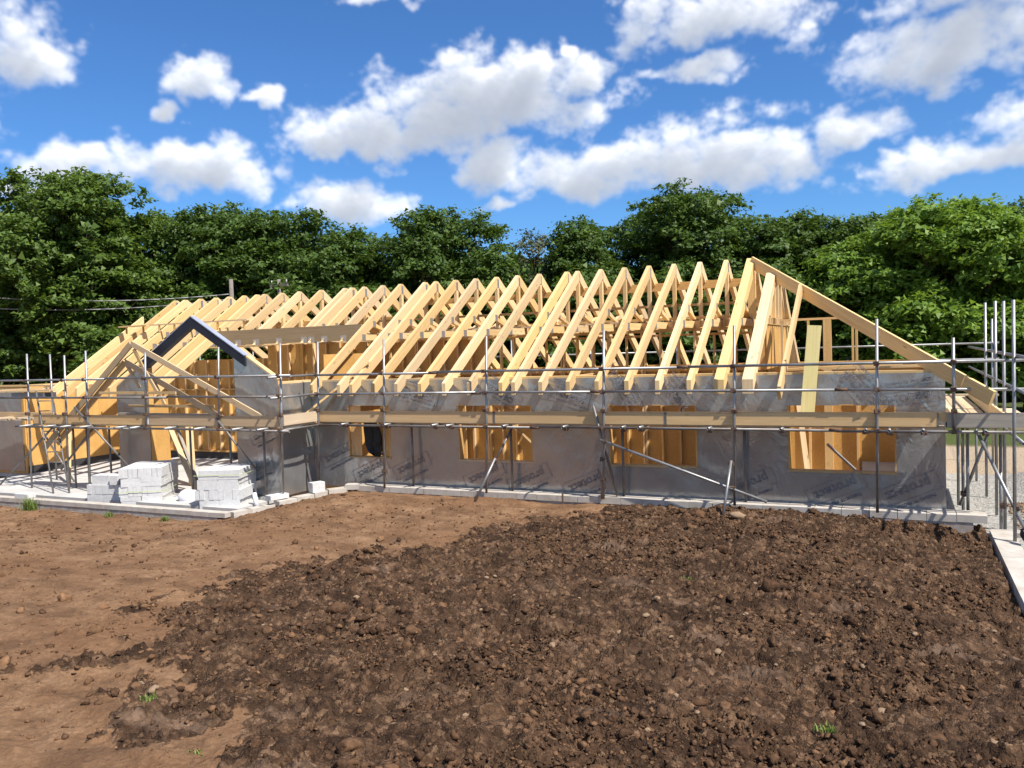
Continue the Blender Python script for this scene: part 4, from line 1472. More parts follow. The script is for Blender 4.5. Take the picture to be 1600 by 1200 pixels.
# right end run ------------------------------------------------------------------
endr = empty('end_scaffold', (1.3, 17.5, -0.27), label='scaffold past the far end wall with four tall bare uprights and loose boards', cat='scaffold')
for yy, zt in ((14.22, 3.42), (15.5, 3.45), (16.78, 3.5), (18.65, 3.54)):
    tube('standard', (1.53, yy, -0.28), (1.53, yy, zt), endr)
for xx, yy in ((0.98, 16.3), (0.98, 17.6), (1.02, 15.78), (1.5, 20.6)):
    tube('standard', (xx, yy, -0.28), (xx, yy, 1.36), endr)
for zz in (2.62, 2.12):
    tube('rail', (1.58, 13.4, zz - 0.03), (1.58, 23.7, zz), endr)
tube('ledger', (1.58, 13.6, 1.36), (1.58, 23.7, 1.36), endr)
tube('brace', (1.12, 15.2, 1.36), (1.70, 13.95, -0.1), endr)
tube('brace', (1.30, 15.35, 1.36), (0.92, 16.1, 0.0), endr)
tube('brace', (1.55, 16.3, 1.2), (1.47, 15.45, -0.25), endr)
for xx, yy, zz in ((1.55, 14.25, 0.33), (0.97, 15.95, 0.22), (1.5, 15.52, 0.12), (1.53, 15.6, 0.13)):
    coupler((xx, yy, zz), endr)
for k, xx in enumerate((0.86, 1.09, 1.32)):
    for a, b in ((15.25, 18.9), (18.92, 22.9)):
        plank('deck_board', (xx, a, 1.42 + random.uniform(0, .01)), (xx + random.uniform(-.01, .01), b, 1.42), 0.222, 0.038, endr)
plank('toe_board', (1.505, 15.3, 1.55), (1.505, 17.5, 1.55), 0.038, 0.225, endr, 'pale_timber')
plank('toe_board', (1.505, 17.52, 1.55), (1.505, 22.5, 1.55), 0.038, 0.225, endr, 'pale_timber')
for k in range(2):
    plank('deck_board', (1.72 + 0.23 * k, 15.3, 1.41), (1.72 + 0.23 * k, 19.2, 1.41), 0.222, 0.038, endr)
# offcuts left on the deck, each a thing
for k, (p0, p1, w, lab) in enumerate((((1.0, 17.9, 1.47), (1.18, 15.75, 1.47), 0.09, 'long thin timber offcut lying along the end scaffold deck'),
                                      ((1.15, 17.3, 1.47), (1.34, 16.1, 1.47), 0.12, 'short pale timber offcut lying beside the long one on the end deck'),
                                      ((1.28, 15.9, 1.47), (1.40, 15.4, 1.47), 0.14, 'stubby square timber offcut near the deck edge'),
                                      ((0.82, 18.5, 1.47), (0.95, 16.6, 1.47), 0.10, 'narrow timber offcut nearest the foil end wall'))):
    o = MB().beam(p0, p1, w, 0.045).build('timber_offcut', 'pale_timber')
    tag(o, lab, 'timber', 'offcuts on the end deck')

# rear run -----------------------------------------------------------------------
rear_s = empty('rear_scaffold', (-11, 23.9, -0.3), label='pale tube scaffold rails seen through the roof from behind the house', cat='scaffold')
for xx in np.arange(-24.4, 2.4, 2.65):
    tube('standard', (xx, 23.85, -0.3), (xx, 23.85, 3.3), rear_s)
for zz in (2.70, 2.30):
    for a, b in ((-26.0, -16.0), (-16.0, -6.0), (-6.0, 2.25)):
        tube('rail', (a, 23.8, zz), (b, 23.8, zz), rear_s)
for a, b in ((-26.0, -16.0), (-15.99, -6.0), (-5.99, 2.2)):
    plank('deck_board', (a, 23.55, 1.42), (b, 23.55, 1.42), 0.3, 0.038, rear_s)

# ================================================================== loose timber
def loose(name, p0, p1, w, h, mat, label, cat='plank', group=None, up=(0, 0, 1)):
    o = MB().beam(p0, p1, w, h, up).build(name, mat)
    return tag(o, label, cat, group)


loose('plank', (-1.50, 15.42, 1.445), (-1.36, 15.66, 3.18), 0.235, 0.03, 'cream_board', 'wide pale cream board leaning upright against the front wall plate', up=(0, 1, 0))
loose('plank', (-2.0, 16.05, 2.385), (0.05, 15.95, 2.46), 0.14, 0.045, 'pale_timber', 'long timber lying along the top of the front wall near the hip')
loose('plank', (-1.3, 16.35, 2.385), (0.4, 16.25, 2.41), 0.12, 0.045, 'pale_timber', 'shorter timber lying behind the other on the front wall top')
loose('plank', (-12.55, 15.18, 1.48), (-11.05, 15.9, 2.75), 0.09, 0.045, 'pale_timber', 'thin batten leaning across from the porch deck to the eaves')
for k, (p0, p1, w, mt, lab) in enumerate((((-14.85, 14.25, -0.2), (-16.45, 14.95, 1.35), 0.12, 'pale_timber', 'long timber leaning in the porch opening between the two block stacks'),
                                          ((-15.0, 14.5, -0.2), (-16.5, 15.15, 1.5), 0.07, 'grey_timber', 'thin grey board leaning just behind the long timber in the porch'),
                                          ((-16.1, 15.3, -0.2), (-16.45, 15.6, 1.5), 0.18, 'pale_timber', 'broad timber leaning beside the darker porch pier'))):
    loose('plank', p0, p1, w, 0.045, mt, lab)
loose('plank', (-17.2, 14.6, -0.2), (-18.3, 15.3, 1.5), 0.09, 0.045, 'pale_timber', 'timber prop slanting up in the open recess by the pier')
loose('plank', (-19.6, 14.5, -0.2), (-20.4, 15.2, 1.3), 0.09, 0.045, 'toe_timber', 'brown timber prop slanting behind the ladder')
loose('prop_tube', (-1.25, 16.6, 0.95), (-0.75, 16.3, 0.52), 0.04, 0.04, 'galvanised', 'short steel tube slanting inside the window nearest the corner', 'tube')
loose('plank', (-1.62, 17.2, -0.2), (-1.95, 17.9, 2.2), 0.11, 0.045, 'pale_timber', 'timber leaning inside the window nearest the corner')
loose('plank', (-8.4, 16.7, 1.75), (-7.4, 17.4, 0.5), 0.1, 0.045, 'pale_timber', 'diagonal timber brace seen inside the second window')

# two gable trusses standing on the porch deck ------------------------------------
def gable_truss(name, apex, span, pitch, tilt, yy, label, bars, webs):
    g = empty(name, (apex[0], yy, ZD), label=label, cat='truss', group='gable trusses on the porch deck')
    def P(u, v):
        c, s = math.cos(tilt), math.sin(tilt)
        return Vector((apex[0] + u * c - v * s, yy, apex[1] + u * s + v * c))
    h = span * math.tan(pitch)
    up = (0, 0, 1)
    MB().beam(P(0.0, 0), P(span, -h), 0.045, 0.13).build('top_chord', 'gable_timber', g)
    MB().beam(P(-0.02, -0.012), P(-span * 0.86, -h * 0.86), 0.0435, 0.15).build('top_chord', 'gable_timber', g)
    bz, x0, x1 = bars
    MB().beam((x0, yy, bz), (x1, yy, bz - 0.015), 0.04, 0.065).build('bottom_chord', 'gable_timber', g)
    for (a, b, c, d) in webs:
        MB().beam((a, yy, b), (c, yy, d), 0.038, 0.075).build('web', 'gable_timber', g)
    return g


gable_truss('gable_truss', (-16.62, 3.36), 4.25, math.radians(31.0), math.radians(6.8), 14.12, 'taller small timber truss standing on the porch deck, apex highest',
            (2.185, -17.8, -15.25), ((-16.55, 3.22, -16.28, 2.8), (-16.28, 2.8, -15.85, 2.2)))
gable_truss('gable_truss', (-17.0, 2.93), 3.3, math.radians(31.0), math.radians(6.8), 14.24, 'lower timber truss standing behind the taller one on the porch deck',
            (1.86, -16.95, -14.2), ((-16.95, 2.85, -16.55, 2.3), (-16.1, 2.5, -15.75, 1.88)))
# boards stacked on the porch deck behind the toe board
loose('plank', (-17.4, 14.32, 1.66), (-14.2, 14.32, 1.64), 0.09, 0.05, 'grey_timber', 'grey board stacked on edge behind the porch toe board')
o = MB().box(-22.3, -21.0, 14.9, 15.3, 2.0, 2.16).build('steel_channel', 'grey_steel_box')
tag(o, 'short dark grey steel channel lying on the far-left scaffold deck', 'steel')
for k, (a, b, yy, zz) in enumerate(((-23.4, -20.8, 14.95, 2.19), (-23.0, -21.3, 15.12, 2.235))):
    loose('plank', (a, yy, zz), (b, yy + 0.1, zz + 0.03), 0.2, 0.04, 'pale_timber', ('lower', 'upper')[k] + ' of two boards resting on the steel channel at far left', group='boards on the channel')

# ================================================================== blocks
def block(w, dims, rz, label, group, mat='concrete_block', rx=0.0):
    o = place('concrete_block', block_mesh(dims[0], dims[1], dims[2], mat), None, w, (rx, 0, rz), label, 'block', group)
    return o


def stack(x0, y0, z0, rz, layers, width, depth, label, group):
    """layers from the ground: E ends-on upright, L lengthwise upright, F two flat courses"""
    c, s = math.cos(rz), math.sin(rz)
    z = z0

    def put(u, v, zz, dims, r=0.0):
        j = random.uniform(-.007, .007)
        block((x0 + u * c - v * s + j, y0 + u * s + v * c + random.uniform(-.008, .008), zz), dims, rz + r + random.uniform(-.014, .014), label, group)
    for li, (kind, du) in enumerate(layers):
        top = li == len(layers) - 1
        if kind == 'E':
            n, m = int(width / 0.1025), int(depth / 0.44)
            for i in range(n):
                for r in range(m if (top or i == n - 1) else 1):
                    put(du + 0.05 + i * 0.1025, 0.22 + 0.444 * r, z, (0.441, 0.1015, 0.216), math.pi / 2)
            z += 0.217
        elif kind == 'L':
            n = int(width / 0.44)
            for i in range(n):
                for r in range(int(depth / 0.103) if (top or i == n - 1) else 1):
                    put(du + 0.22 + i * 0.443, 0.05 + r * 0.103, z, (0.441, 0.1015, 0.216))
            z += 0.217
        else:
            n = int(width / 0.44)
            for q in range(2):
                for i in range(n):
                    for r in range(int(depth / 0.218) if (top or i == n - 1) else 1):
                        put(du + 0.22 + i * 0.443, 0.108 + r * 0.218, z, (0.441, 0.216, 0.1012))
                z += 0.102
    return z


ZG = -0.31
S1 = (-15.88, 12.97, 0.55)
S2 = (-13.70, 13.10, 0.40)
stack(S1[0], S1[1], ZG, S1[2], [('F', 0.02), ('E', -0.02), ('F', 0.04), ('E', 0.0)], 0.96, 1.34, 'pale grey concrete block in the middle stack of three behind the low wall', 'blocks in the middle stack')
stack(S2[0], S2[1], ZG, S2[2], [('L', 0.06), ('E', -0.03), ('L', 0.03), ('F', 0.06)], 1.03, 1.2, 'pale grey concrete block in the stack nearest the low wall corner', 'blocks in the corner stack')
stack(-17.02, 13.02, ZG, 0.22, [('L', 0.0), ('E', 0.02)], 0.98, 0.9, 'pale grey concrete block in the lowest stack, near the scaffold ladder', 'blocks in the low stack')
block((-16.72, 13.28, ZG + 0.436), (0.44, 0.3, 0.215), 0.22, 'large concrete block set on the low stack, square and nearest the ladder', None)
block((-16.33, 13.36, ZG + 0.436), (0.2, 0.44, 0.215), 0.25, 'concrete block set end-on on the low stack, touching the middle stack', None)
# straps round the packs
for (X0, wd_, dp_, zz, lab) in ((S1, 0.93, 1.32, ZG + 0.31, 'thin yellow-green strap round the middle block stack'),
                                (S2, 0.98, 1.0, ZG + 0.75, 'thin yellow-green strap round the corner block stack')):
    c_, s_ = math.cos(X0[2]), math.sin(X0[2])
    P_ = lambda u, v: (X0[0] + u * c_ - v * s_, X0[1] + u * s_ + v * c_, zz)
    mb = MB()
    mb.beam(P_(-0.03, -0.022), P_(wd_ + 0.05, -0.022), 0.003, 0.014)
    mb.beam(P_(wd_ + 0.05, -0.02), P_(wd_ + 0.05, dp_), 0.003, 0.014)
    tag(mb.build('strap', 'strap'), lab, 'strap')

# low wall round the porch slab -------------------------------------------------------
low = empty('low_block_wall', (-16, 12.7, -0.5), label='low two-course block wall edging the porch slab, bare earth in front', cat='wall')
x = -12.42
row = 0
while x > -23.0:
    L = 0.44
    for c in range(2):
        in_house('block', block_mesh(L - 0.01, 0.205, 0.1, 'plinth_concrete' if c == 1 else 'old_block'), low,
                 (x - L / 2 - (0.22 if c == 0 else 0), 12.70 + 0.012 * (0 if c else 1), -0.405 + 0.104 * c - random.uniform(0, .004)), (0, 0, random.uniform(-.01, .01)))
    in_house('block', block_mesh(L - 0.01, 0.21, 0.1, 'old_block'), low, (x - L / 2, 12.71, -0.51))
    x -= L
for k in range(3):
    for c in range(2):
        in_house('block', block_mesh(0.43, 0.205, 0.1, 'plinth_concrete'), low, (-12.34 + k * 0.09, 12.86 + 0.33 * k + 0.1, -0.405 + 0.104 * c), (0, 0, math.pi / 2 - 0.28))
# loose blocks beside the wall chain
chain = [(-11.93, 13.86, -0.22, 1.30, (0.44, 0.215, 0.1), 'flat concrete block on the wall end beside the scaffold post'),
         (-11.80, 14.28, -0.22, 1.30, (0.44, 0.215, 0.12), 'sunken flat block in the row curving to the plinth, first after the post'),
         (-11.67, 14.72, -0.20, 1.27, (0.44, 0.215, 0.12), 'sunken flat block in the row under the upright block'),
         (-11.45, 15.02, -0.17, 1.0, (0.44, 0.215, 0.12), 'sunken flat block in the curving row, next to the plinth'),
         (-11.12, 15.28, -0.10, 0.35, (0.44, 0.215, 0.12), 'tan concrete block closing the end of the plinth by the small window'),
         (-12.08, 13.78, -0.10, 1.25, (0.44, 0.215, 0.1), 'single pale block lying on the wall end, dark gap beneath it'),
         (-11.72, 14.66, -0.08, 1.15, (0.30, 0.2, 0.215), 'single bright block standing upright on the curving row')]
for (xx, yy, zz, rz, dm, lab) in chain:
    block((xx, yy, zz), dm, rz, lab, None, 'concrete_block' if 'single' in lab else 'plinth_concrete')
block((-18.75, 12.72, -0.197), (0.44, 0.215, 0.1), 0.03, 'single grey block lying on the low wall above the grass tuft', None)
# kerb on the right ---------------------------------------------------------------------
kerb = empty('concrete_kerb', (1.4, 12.5, -0.4), label='long pale concrete kerb between the dark earth and the gravel yard', cat='kerb')
for a, b in ((8.6, 11.2), (11.205, 13.2), (13.205, 14.95)):
    MB().box(1.265, 1.56 + (0.02 if a > 13 else 0), a, b, -0.45, -0.165 - random.uniform(0, .008), axis='y').build('kerb_length', 'plinth_concrete', kerb)
MB().box(1.30, 1.85, 14.96, 15.2, -0.4, -0.2).build('kerb_length', 'old_block', kerb)

# ================================================================== small things
# cement bags
def blob(name, w, sc, mat, rot=(0, 0, 0), seed=1, rough=0.16, parent=None):
    rg = np.random.default_rng(seed)
    V, Fq = ICO2
    v = np.sign(V) * np.abs(V) ** 0.7 * (1 + rg.uniform(-rough, rough, (len(V), 1))) * np.array(sc)
    me = raw_mesh(name, v, Fq, mat, smooth=True)
    base = org(parent) if parent else Vector((0, 0, 0))
    return place(name, me, parent, Vector(w) - base, rot)


bag = empty('cement_bag', (-14.55, 13.70, -0.31), label='slumped white and purple plastic sack between two block stacks', cat='sack')
blob('sack', (-14.55, 13.70, -0.16), (0.24, 0.19, 0.16), 'white_plastic', (0, 0.2, 0.4), 4, 0.14, bag)
for k in range(4):
    blob('print_patch', (-14.58 + 0.06 * k, 13.55 + 0.025 * k, -0.13 + 0.05 * math.sin(k * 2)), (0.06, 0.03, 0.045), 'purple_print', (0, 0.4 * k, 0.3), 10 + k, 0.2, bag)
o = blob('sack', (-14.45, 14.1, -0.1), (0.18, 0.16, 0.14), 'white_plastic', (0, 0, 0.9), 6)
tag(o, 'plain white sack lying behind the purple printed one', 'sack')
tub = empty('sealant_tube', (-12.62, 13.62, -0.3), label='white and black plastic tube leaning by the corner stack', cat='tube')
MB().tube((-12.50, 13.62, -0.28), (-12.62, 13.68, 0.02), 0.06, 14, 0.045).build('tube_body', 'white_plastic', tub, smooth=True)
MB().tube((-12.62, 13.68, 0.022), (-12.655, 13.70, 0.11), 0.03, 10, 0.012).build('nozzle', 'black_plastic', tub, smooth=True)
# torn black sheet in the small window
def rag(name, pts, w0, mat, label, cat, yy):
    mb = MB()
    V, Fq = [], []
    rg = np.random.default_rng(5)
    n = 9
    for i, (xx, zz, ww) in enumerate(pts):
        for j in range(n):
            u = j / (n - 1) - 0.5
            V.append((xx + u * ww, yy + 0.05 * math.sin(j * 1.9 + i) + rg.uniform(-.015, .015), zz + rg.uniform(-.02, .02)))
    m = len(pts)
    for i in range(m - 1):
        for j in range(n - 1):
            a = i * n + j
            Fq.append((a, a + 1, a + 1 + n, a + n))
    V = np.array(V)
    V2 = V + np.array([0, 0.004, 0])
    Fq = np.array(Fq)
    me = raw_mesh(name, np.concatenate([V, V2]), np.concatenate([Fq, Fq[:, ::-1] + len(V)]), mat, smooth=True)
    return place(name, me, label=label, cat=cat)


rag('plastic_sheet', [(-10.95, 1.42, 0.3), (-10.9, 1.25, 0.5), (-10.86, 1.05, 0.55), (-10.84, 0.85, 0.5), (-10.8, 0.68, 0.34), (-10.78, 0.6, 0.12)], 0.4, 'black_plastic',
    'torn black plastic sheet hanging in the small half-boarded window', 'plastic sheet', WY + 0.0)
# black strap hanging on the right-hand upright
cs = MB()
pts = [(1.62, 14.05, 0.05), (1.60, 14.0, -0.02), (1.66, 13.9, -0.12), (1.70, 13.8, -0.24), (1.72, 13.6, -0.25)]
for a, b in zip(pts[:-1], pts[1:]):
    cs.tube(a, b, 0.035, 8)
tag(cs.build('rubber_hose', 'black_plastic', smooth=True), 'short black rubber hose draped at the foot of the end upright by the kerb', 'hose')
# steel peg by the plinth
tag(MB().tube((-6.05, 15.1, -0.12), (-6.05, 15.1, 0.06), 0.02, 8).build('ground_peg', 'rusty_clamp'), 'short dark steel peg standing by the plinth between two windows', 'peg')

# telephone poles and wires -------------------------------------------------------------
def tp(name, xx, yy, zt, label, arms):
    p = empty(name, (xx, yy, -0.3), label=label, cat='pole')
    MB().tube((xx, yy, -0.3), (xx, yy, zt), 0.11, 12, 0.08).build('pole_shaft', 'pole_wood', p, smooth=True)
    if arms:
        MB().beam((xx - 0.45, yy, zt - 0.25), (xx + 0.45, yy, zt - 0.25), 0.08, 0.1).build('crossarm', 'pole_wood', p)
        for k in (-0.38, 0, 0.38):
            MB().tube((xx + k, yy, zt - 0.2), (xx + k, yy, zt - 0.02), 0.05, 8, 0.03).build('insulator', 'galvanised', p, smooth=True)
    return p


tp('telegraph_pole', -24.7, 26.0, 6.15, 'weathered wooden pole standing up behind the roof in front of the trees', False)
tp('telegraph_pole', -22.9, 26.8, 6.08, 'pole with a small crossarm and insulators just above the ridge', True)


def wire(name, p0, p1, sag, label, r=0.022):
    mb = MB()
    p0, p1 = Vector(p0), Vector(p1)
    q = [p0.lerp(p1, t) - Vector((0, 0, sag * 4 * t * (1 - t))) for t in np.linspace(0, 1, 25)]
    for a, b in zip(q[:-1], q[1:]):
        mb.tube(a, b, r, 6)
    return tag(mb.build(name, 'cable', smooth=True), label, 'cable', 'overhead cables')


wire('overhead_cable', (-38.0, 20.5, 6.35), (-24.7, 26.0, 5.55), 0.42, 'upper of two slack overhead cables before the trees at far left')
wire('overhead_cable', (-38.0, 20.2, 5.85), (-24.7, 26.0, 5.35), 0.46, 'lower of two slack overhead cables before the trees at far left')

# ================================================================== trees
def leaves_mesh(name, centers, normals, size, mat, seed):
    """bent quad leaves; centers (n,3), normals (n,3)"""
    rg = np.random.default_rng(seed)
    n = len(centers)
    nrm = normals / (np.linalg.norm(normals, axis=1, keepdims=True) + 1e-9)
    t = rg.normal(size=(n, 3))
    t -= nrm * np.sum(t * nrm, 1, keepdims=True)
    t /= np.linalg.norm(t, axis=1, keepdims=True) + 1e-9
    b = np.cross(nrm, t)
    sz = size * np.exp(rg.normal(0, 0.28, (n, 1)))
    w = 0.42 * sz
    A = centers - t * sz * 0.55 - nrm * sz * 0.1
    B = centers + b * w * 1.15 + t * sz * 0.22
    C = centers - b * w * 1.15 + t * sz * 0.45
    V = np.stack([A, B, C], 1).reshape(-1, 3)
    Fq = np.arange(n * 3).reshape(n, 3)
    tone = np.repeat(np.clip(rg.beta(2, 2.4, n), 0, 1), 3)
    return raw_mesh(name, V, Fq, mat, {'tone': tone}, smooth=False)


def crown_points(rg, H, R, base, n_lobes, n_leaf, spread, droop=0.35):
    """clumped leaf positions through a lobed crown volume"""
    lobes = []
    zc, rz = base + (H - base) * 0.54, (H - base) * 0.47
    for k in range(n_lobes):
        f = (k + 0.5) / n_lobes
        cz = 1 - 1.85 * f
        ring = math.sqrt(max(0.0, 1 - cz * cz)) ** 0.8
        a = k * 2.399 + rg.uniform(-.5, .5)
        q = rg.uniform(0.55, 0.86) if k % 4 else rg.uniform(0.15, 0.5)
        s = R * rg.uniform(0.27, 0.43)
        zz = zc + cz * (rz - 0.5 * s) * (0.8 + 0.2 * q) + rg.uniform(-.25, .25)
        zz = min(zz, H - s * 0.7)
        lobes.append((R * ring * q * math.cos(a), R * ring * q * math.sin(a), max(zz, base + 0.3), s))
    L = np.array(lobes)
    vol = L[:, 3] ** 2.2
    per = np.maximum((vol / vol.sum() * n_leaf / 42).astype(int), 3)
    C, N = [], []
    for (lx, ly, lz, ls), m in zip(L, per):
        d = rg.normal(size=(m, 3))
        d /= np.linalg.norm(d, axis=1, keepdims=True)
        d[:, 2] = np.where(d[:, 2] < -0.45, -d[:, 2], d[:, 2])
        rad = ls * rg.uniform(0.35, 1.12, (m, 1)) ** 0.6
        cc = np.array([lx, ly, lz]) + d * rad * np.array([1, 1, 0.85])
        for c, dd in zip(cc, d):
            k = rg.integers(24, 60)
            q = rg.normal(size=(k, 3)) * np.array([spread, spread, spread * 0.55])
            C.append(c + q)
            nn = dd * 0.55 + np.array([0, 0, 0.75]) + rg.normal(size=(k, 3)) * 0.55
            N.append(nn)
    return np.concatenate(C), np.concatenate(N), L


def make_tree(name, xy, top, R, seed, mat, n_leaf, leaf, label, group='trees behind the house', base=0.4, lobes=24, zg=-0.3, spread=0.24, ratio=1.0):
    rg = np.random.default_rng(seed)
    H = top - zg
    t = empty(name, (xy[0], xy[1], zg), label=label, cat='tree', group=group)
    C, N, L = crown_points(rg, H, R, base, lobes, n_leaf, spread)
    me = leaves_mesh('crown', C, N, leaf, mat, seed + 1)
    place('crown', me, t)
    mb = MB()
    r0 = 0.045 * H * 0.5 + 0.06
    pts = [Vector((0, 0, -0.2))]
    for k in range(1, 7):
        pts.append(Vector((rg.uniform(-.12, .12) * k * 0.5, rg.uniform(-.12, .12) * k * 0.5, H * 0.13 * k)))
    for k in range(6):
        mb.tube(pts[k], pts[k + 1], r0 * (1 - k / 7.5), 9, r0 * (1 - (k + 1) / 7.5))
    me = mb.mesh('trunk', 'bark', True)
    place('trunk', me, t)
    lb = MB()
    for (lx, ly, lz, ls) in L:
        k = min(5, max(1, int(lz / (H * 0.13)) - 2))
        q = Vector((lx, ly, lz))
        s0 = pts[k]
        mid = s0.lerp(q, 0.5) + Vector((rg.uniform(-.25, .25), rg.uniform(-.25, .25), -0.1))
        ra = max(0.03, r0 * 0.32)
        lb.tube(s0, mid, ra, 6, ra * 0.6)
        lb.tube(mid, q, ra * 0.6, 6, 0.015)
        for _ in range(3):
            e = q + Vector(np.clip(rg.normal(size=3), -1, 1) * ls * 0.4)
            lb.tube(mid.lerp(q, 0.7), e, 0.022, 5, 0.006)
    place('limbs', lb.mesh('limbs', 'bark', True), t)
    return t


TREES = [  # x, y, top, radius, material, leaves, leaf size, label
    ('sycamore_tree', -39.5, 25.2, 11.2, 4.2, 'leaf_yellow', 15000, 0.24, 'yellowish sycamore at the far left edge, lower than its neighbour', 24),
    ('sycamore_tree', -33.9, 26.0, 12.2, 4.3, 'leaf_mid', 22000, 0.24, 'tallest broad sycamore at far left above the overhead cables', 30),
    ('broadleaf_tree', -32.4, 29.4, 11.0, 3.1, 'leaf_mid', 12000, 0.2, 'pale-topped tree just right of the tallest left sycamore', 20),
    ('broadleaf_tree', -29.0, 29.9, 10.9, 3.2, 'leaf_dark', 14000, 0.2, 'dark domed tree above the plain wooden pole', 22),
    ('broadleaf_tree', -26.4, 30.3, 10.4, 3.3, 'leaf_dark', 14000, 0.2, 'dark rounded tree above the pole with the crossarm', 22),
    ('broadleaf_tree', -23.2, 31.6, 9.4, 3.1, 'leaf_dark', 13000, 0.2, 'lower dark tree in the dip beside the tall central dome', 20),
    ('broadleaf_tree', -18.8, 33.2, 9.9, 3.5, 'leaf_dark', 18000, 0.2, 'tall dark rounded tree standing clear near the centre of the row', 26),
    ('slender_tree', -14.9, 35.0, 9.1, 1.9, 'leaf_olive', 2600, 0.16, 'thin sparse olive tree with bare twigs in the skyline gap', 16),
    ('broadleaf_tree', -13.0, 35.8, 9.5, 2.3, 'leaf_dark', 10000, 0.19, 'narrow upright dark tree right of the sparse olive one', 20),
    ('broadleaf_tree', -9.1, 39.2, 10.6, 4.2, 'leaf_dark', 22000, 0.2, 'tallest dark tree behind the middle of the ridge', 30),
    ('broadleaf_tree', -5.6, 38.8, 8.8, 2.9, 'leaf_dark', 12000, 0.2, 'low dark tree in the dip behind the ridge end', 20),
    ('broadleaf_tree', -3.3, 39.4, 9.3, 2.3, 'leaf_dark', 10000, 0.2, 'dark tree with two jagged tops left of the bright maple', 18),
    ('broadleaf_tree', -1.2, 40.5, 9.0, 2.4, 'leaf_dark', 10000, 0.2, 'dark tree partly hidden by the bright maple', 18),
    ('maple_tree', 1.6, 36.6, 8.75, 4.0, 'leaf_bright', 26000, 0.22, 'large bright green maple at the right above the hip rafter', 34),
    ('maple_tree', 5.6, 38.2, 8.2, 3.6, 'leaf_bright', 15000, 0.22, 'bright green tree at the right edge beside the maple', 24),
    ('conifer_tree', 5.6, 46.0, 9.9, 2.6, 'leaf_dark', 9000, 0.2, 'dark tree top peeping over the bright maple at the right edge', 18),
]
for k, (nm, xx, yy, top, R, mt, nl, lf, lab, lo) in enumerate(TREES):
    make_tree(nm, (xx, yy), top - 0.75, R * (1.1 if nl > 5000 else 1.0), 100 + k * 7, mt, int(nl * 3.7), lf * 0.74, lab, lobes=int(lo * 1.8), spread=0.19)
# undergrowth filling the wood's edge
BUSH = [(-36.5, 22.3, 6.2, 2.8, 'leaf_mid', 'broad bush at far left under the overhead cables'), (-31.8, 26.6, 5.6, 2.6, 'leaf_dark', 'dark bush behind the left end of the roof'),
        (-27.6, 28.0, 6.4, 2.6, 'leaf_dark', 'dark bush at the foot of the plain pole'), (-23.4, 29.0, 6.6, 2.8, 'leaf_dark', 'dark bush behind the pole with the crossarm'),
        (-20.6, 30.6, 6.2, 2.6, 'leaf_dark', 'dark bush under the central round tree'), (-16.2, 32.6, 6.0, 2.6, 'leaf_dark', 'dark bush below the sparse olive tree'),
        (-12.4, 33.6, 6.3, 2.6, 'leaf_dark', 'dark bush behind the middle trusses'), (-8.6, 34.8, 6.4, 2.8, 'leaf_dark', 'dark bush below the tallest middle tree'),
        (-4.9, 35.6, 6.0, 2.7, 'leaf_dark', 'dark bush behind the ridge end'), (-1.6, 36.0, 5.6, 2.4, 'leaf_dark', 'dark bush under the hip rafter'),
        (0.6, 33.8, 4.6, 2.0, 'leaf_bright', 'bright bush low in front of the maple'), (4.2, 34.6, 4.9, 2.4, 'leaf_bright', 'bright bush behind the four bare uprights'),
        (-29.5, 24.4, 4.6, 2.0, 'leaf_mid', 'low bush right of the overhead cables'), (-34.0, 30.5, 8.0, 3.0, 'leaf_dark', 'dark bush filling the gap behind the left sycamore')]
for k, (xx, yy, top, R, mt, lab) in enumerate(BUSH):
    make_tree('woodland_bush', (xx, yy), top, R, 500 + k * 5, mt, 15000, 0.19, lab, 'bushes along the wood edge', base=0.0, lobes=16)
# the wood behind, one dark mass
rg = np.random.default_rng(77)
n = 80000
tt = rg.random(n)
px_ = -52 + tt * 70
py_ = 33 + (px_ + 52) * 0.19 + 8 * (1 - np.abs(2 * tt - 1)) * 0.3 + rg.uniform(0, 5, n)
hz = 6.6 + 2.6 * fbm(px_ * 0.3, px_ * 0 + 3.3, 3)
pz_ = rg.random(n) * hz - 0.3
me = leaves_mesh('woodland', np.stack([px_, py_, pz_], 1), rg.normal(size=(n, 3)) + np.array([0, -0.5, 0.6]), 0.40, 'leaf_dark', 9)
place('woodland', me, label='deep dark wood behind the nearer trees', kind='stuff')

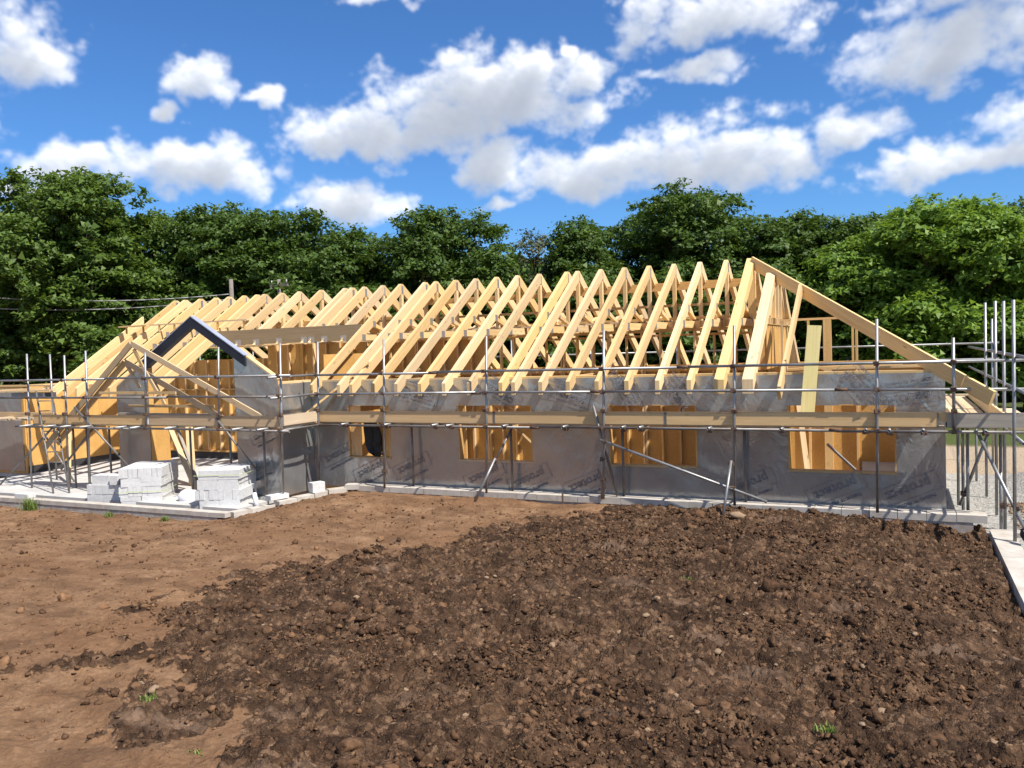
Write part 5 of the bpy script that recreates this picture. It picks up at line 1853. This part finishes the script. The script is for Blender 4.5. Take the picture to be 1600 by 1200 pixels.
# grass tufts
def tuft(w, n, h, seed, label, spread=0.12):
    rg = np.random.default_rng(seed)
    V, Fq, T_ = [], [], []
    for k in range(n):
        a = rg.uniform(0, 6.28)
        b = np.array([rg.normal(0, spread), rg.normal(0, spread * 0.6), 0])
        hh = h * rg.uniform(0.4, 1.0)
        ln = rg.uniform(0.2, 0.9) * hh
        dr = np.array([math.cos(a), math.sin(a), 0])
        sd = np.array([-math.sin(a), math.cos(a), 0]) * 0.006
        p = [b, b + dr * ln * 0.35 + np.array([0, 0, hh * 0.65]), b + dr * ln + np.array([0, 0, hh])]
        i = len(V)
        V += [p[0] - sd, p[0] + sd, p[1] + sd * 0.8, p[1] - sd * 0.8, p[2] + sd * 0.15, p[2] - sd * 0.15]
        Fq += [(i, i + 1, i + 2, i + 3), (i + 3, i + 2, i + 4, i + 5)]
        T_ += [rg.random()] * 6
    me = raw_mesh('grass_tuft', np.array(V), np.array(Fq), 'grass_blade', {'tone': np.array(T_)})
    return place('grass_tuft', me, None, w, None, label, 'grass', 'grass tufts on the site')


def gz(xx, yy):
    return float(ground_full(np.array([xx]), np.array([yy]))[0][0])


for k, (xx, yy, n, h, lab, sp_) in enumerate(((-18.3, 12.5, 160, 0.34, 'tall green grass tuft against the low wall under the single block', 0.1),
                                              (-15.6, 12.45, 60, 0.16, 'small weed tuft at the low wall below the middle stack', 0.05),
                                              (-13.9, 12.42, 60, 0.15, 'small weed tuft at the low wall near its corner', 0.05),
                                              (-0.5, 6.2, 40, 0.055, 'small bright grass tuft on dark earth near the kerb', 0.05),
                                              (-0.4, 4.45, 14, 0.06, 'tiny sprouting seedling among lumps, lower right', 0.03),
                                              (-5.6, 4.75, 36, 0.05, 'sparse grass tuft on tan earth, lower left', 0.05),
                                              (-4.7, 4.35, 22, 0.045, 'faint grass sprig on the soil edge, right of the lower-left tuft', 0.05),
                                              (-2.5, 10.4, 50, 0.045, 'flat patch of yellowish grass in the middle of the dark earth', 0.05))):
    tuft((xx, yy, gz(xx, yy) - 0.01), n, h, 900 + k, lab, sp_)
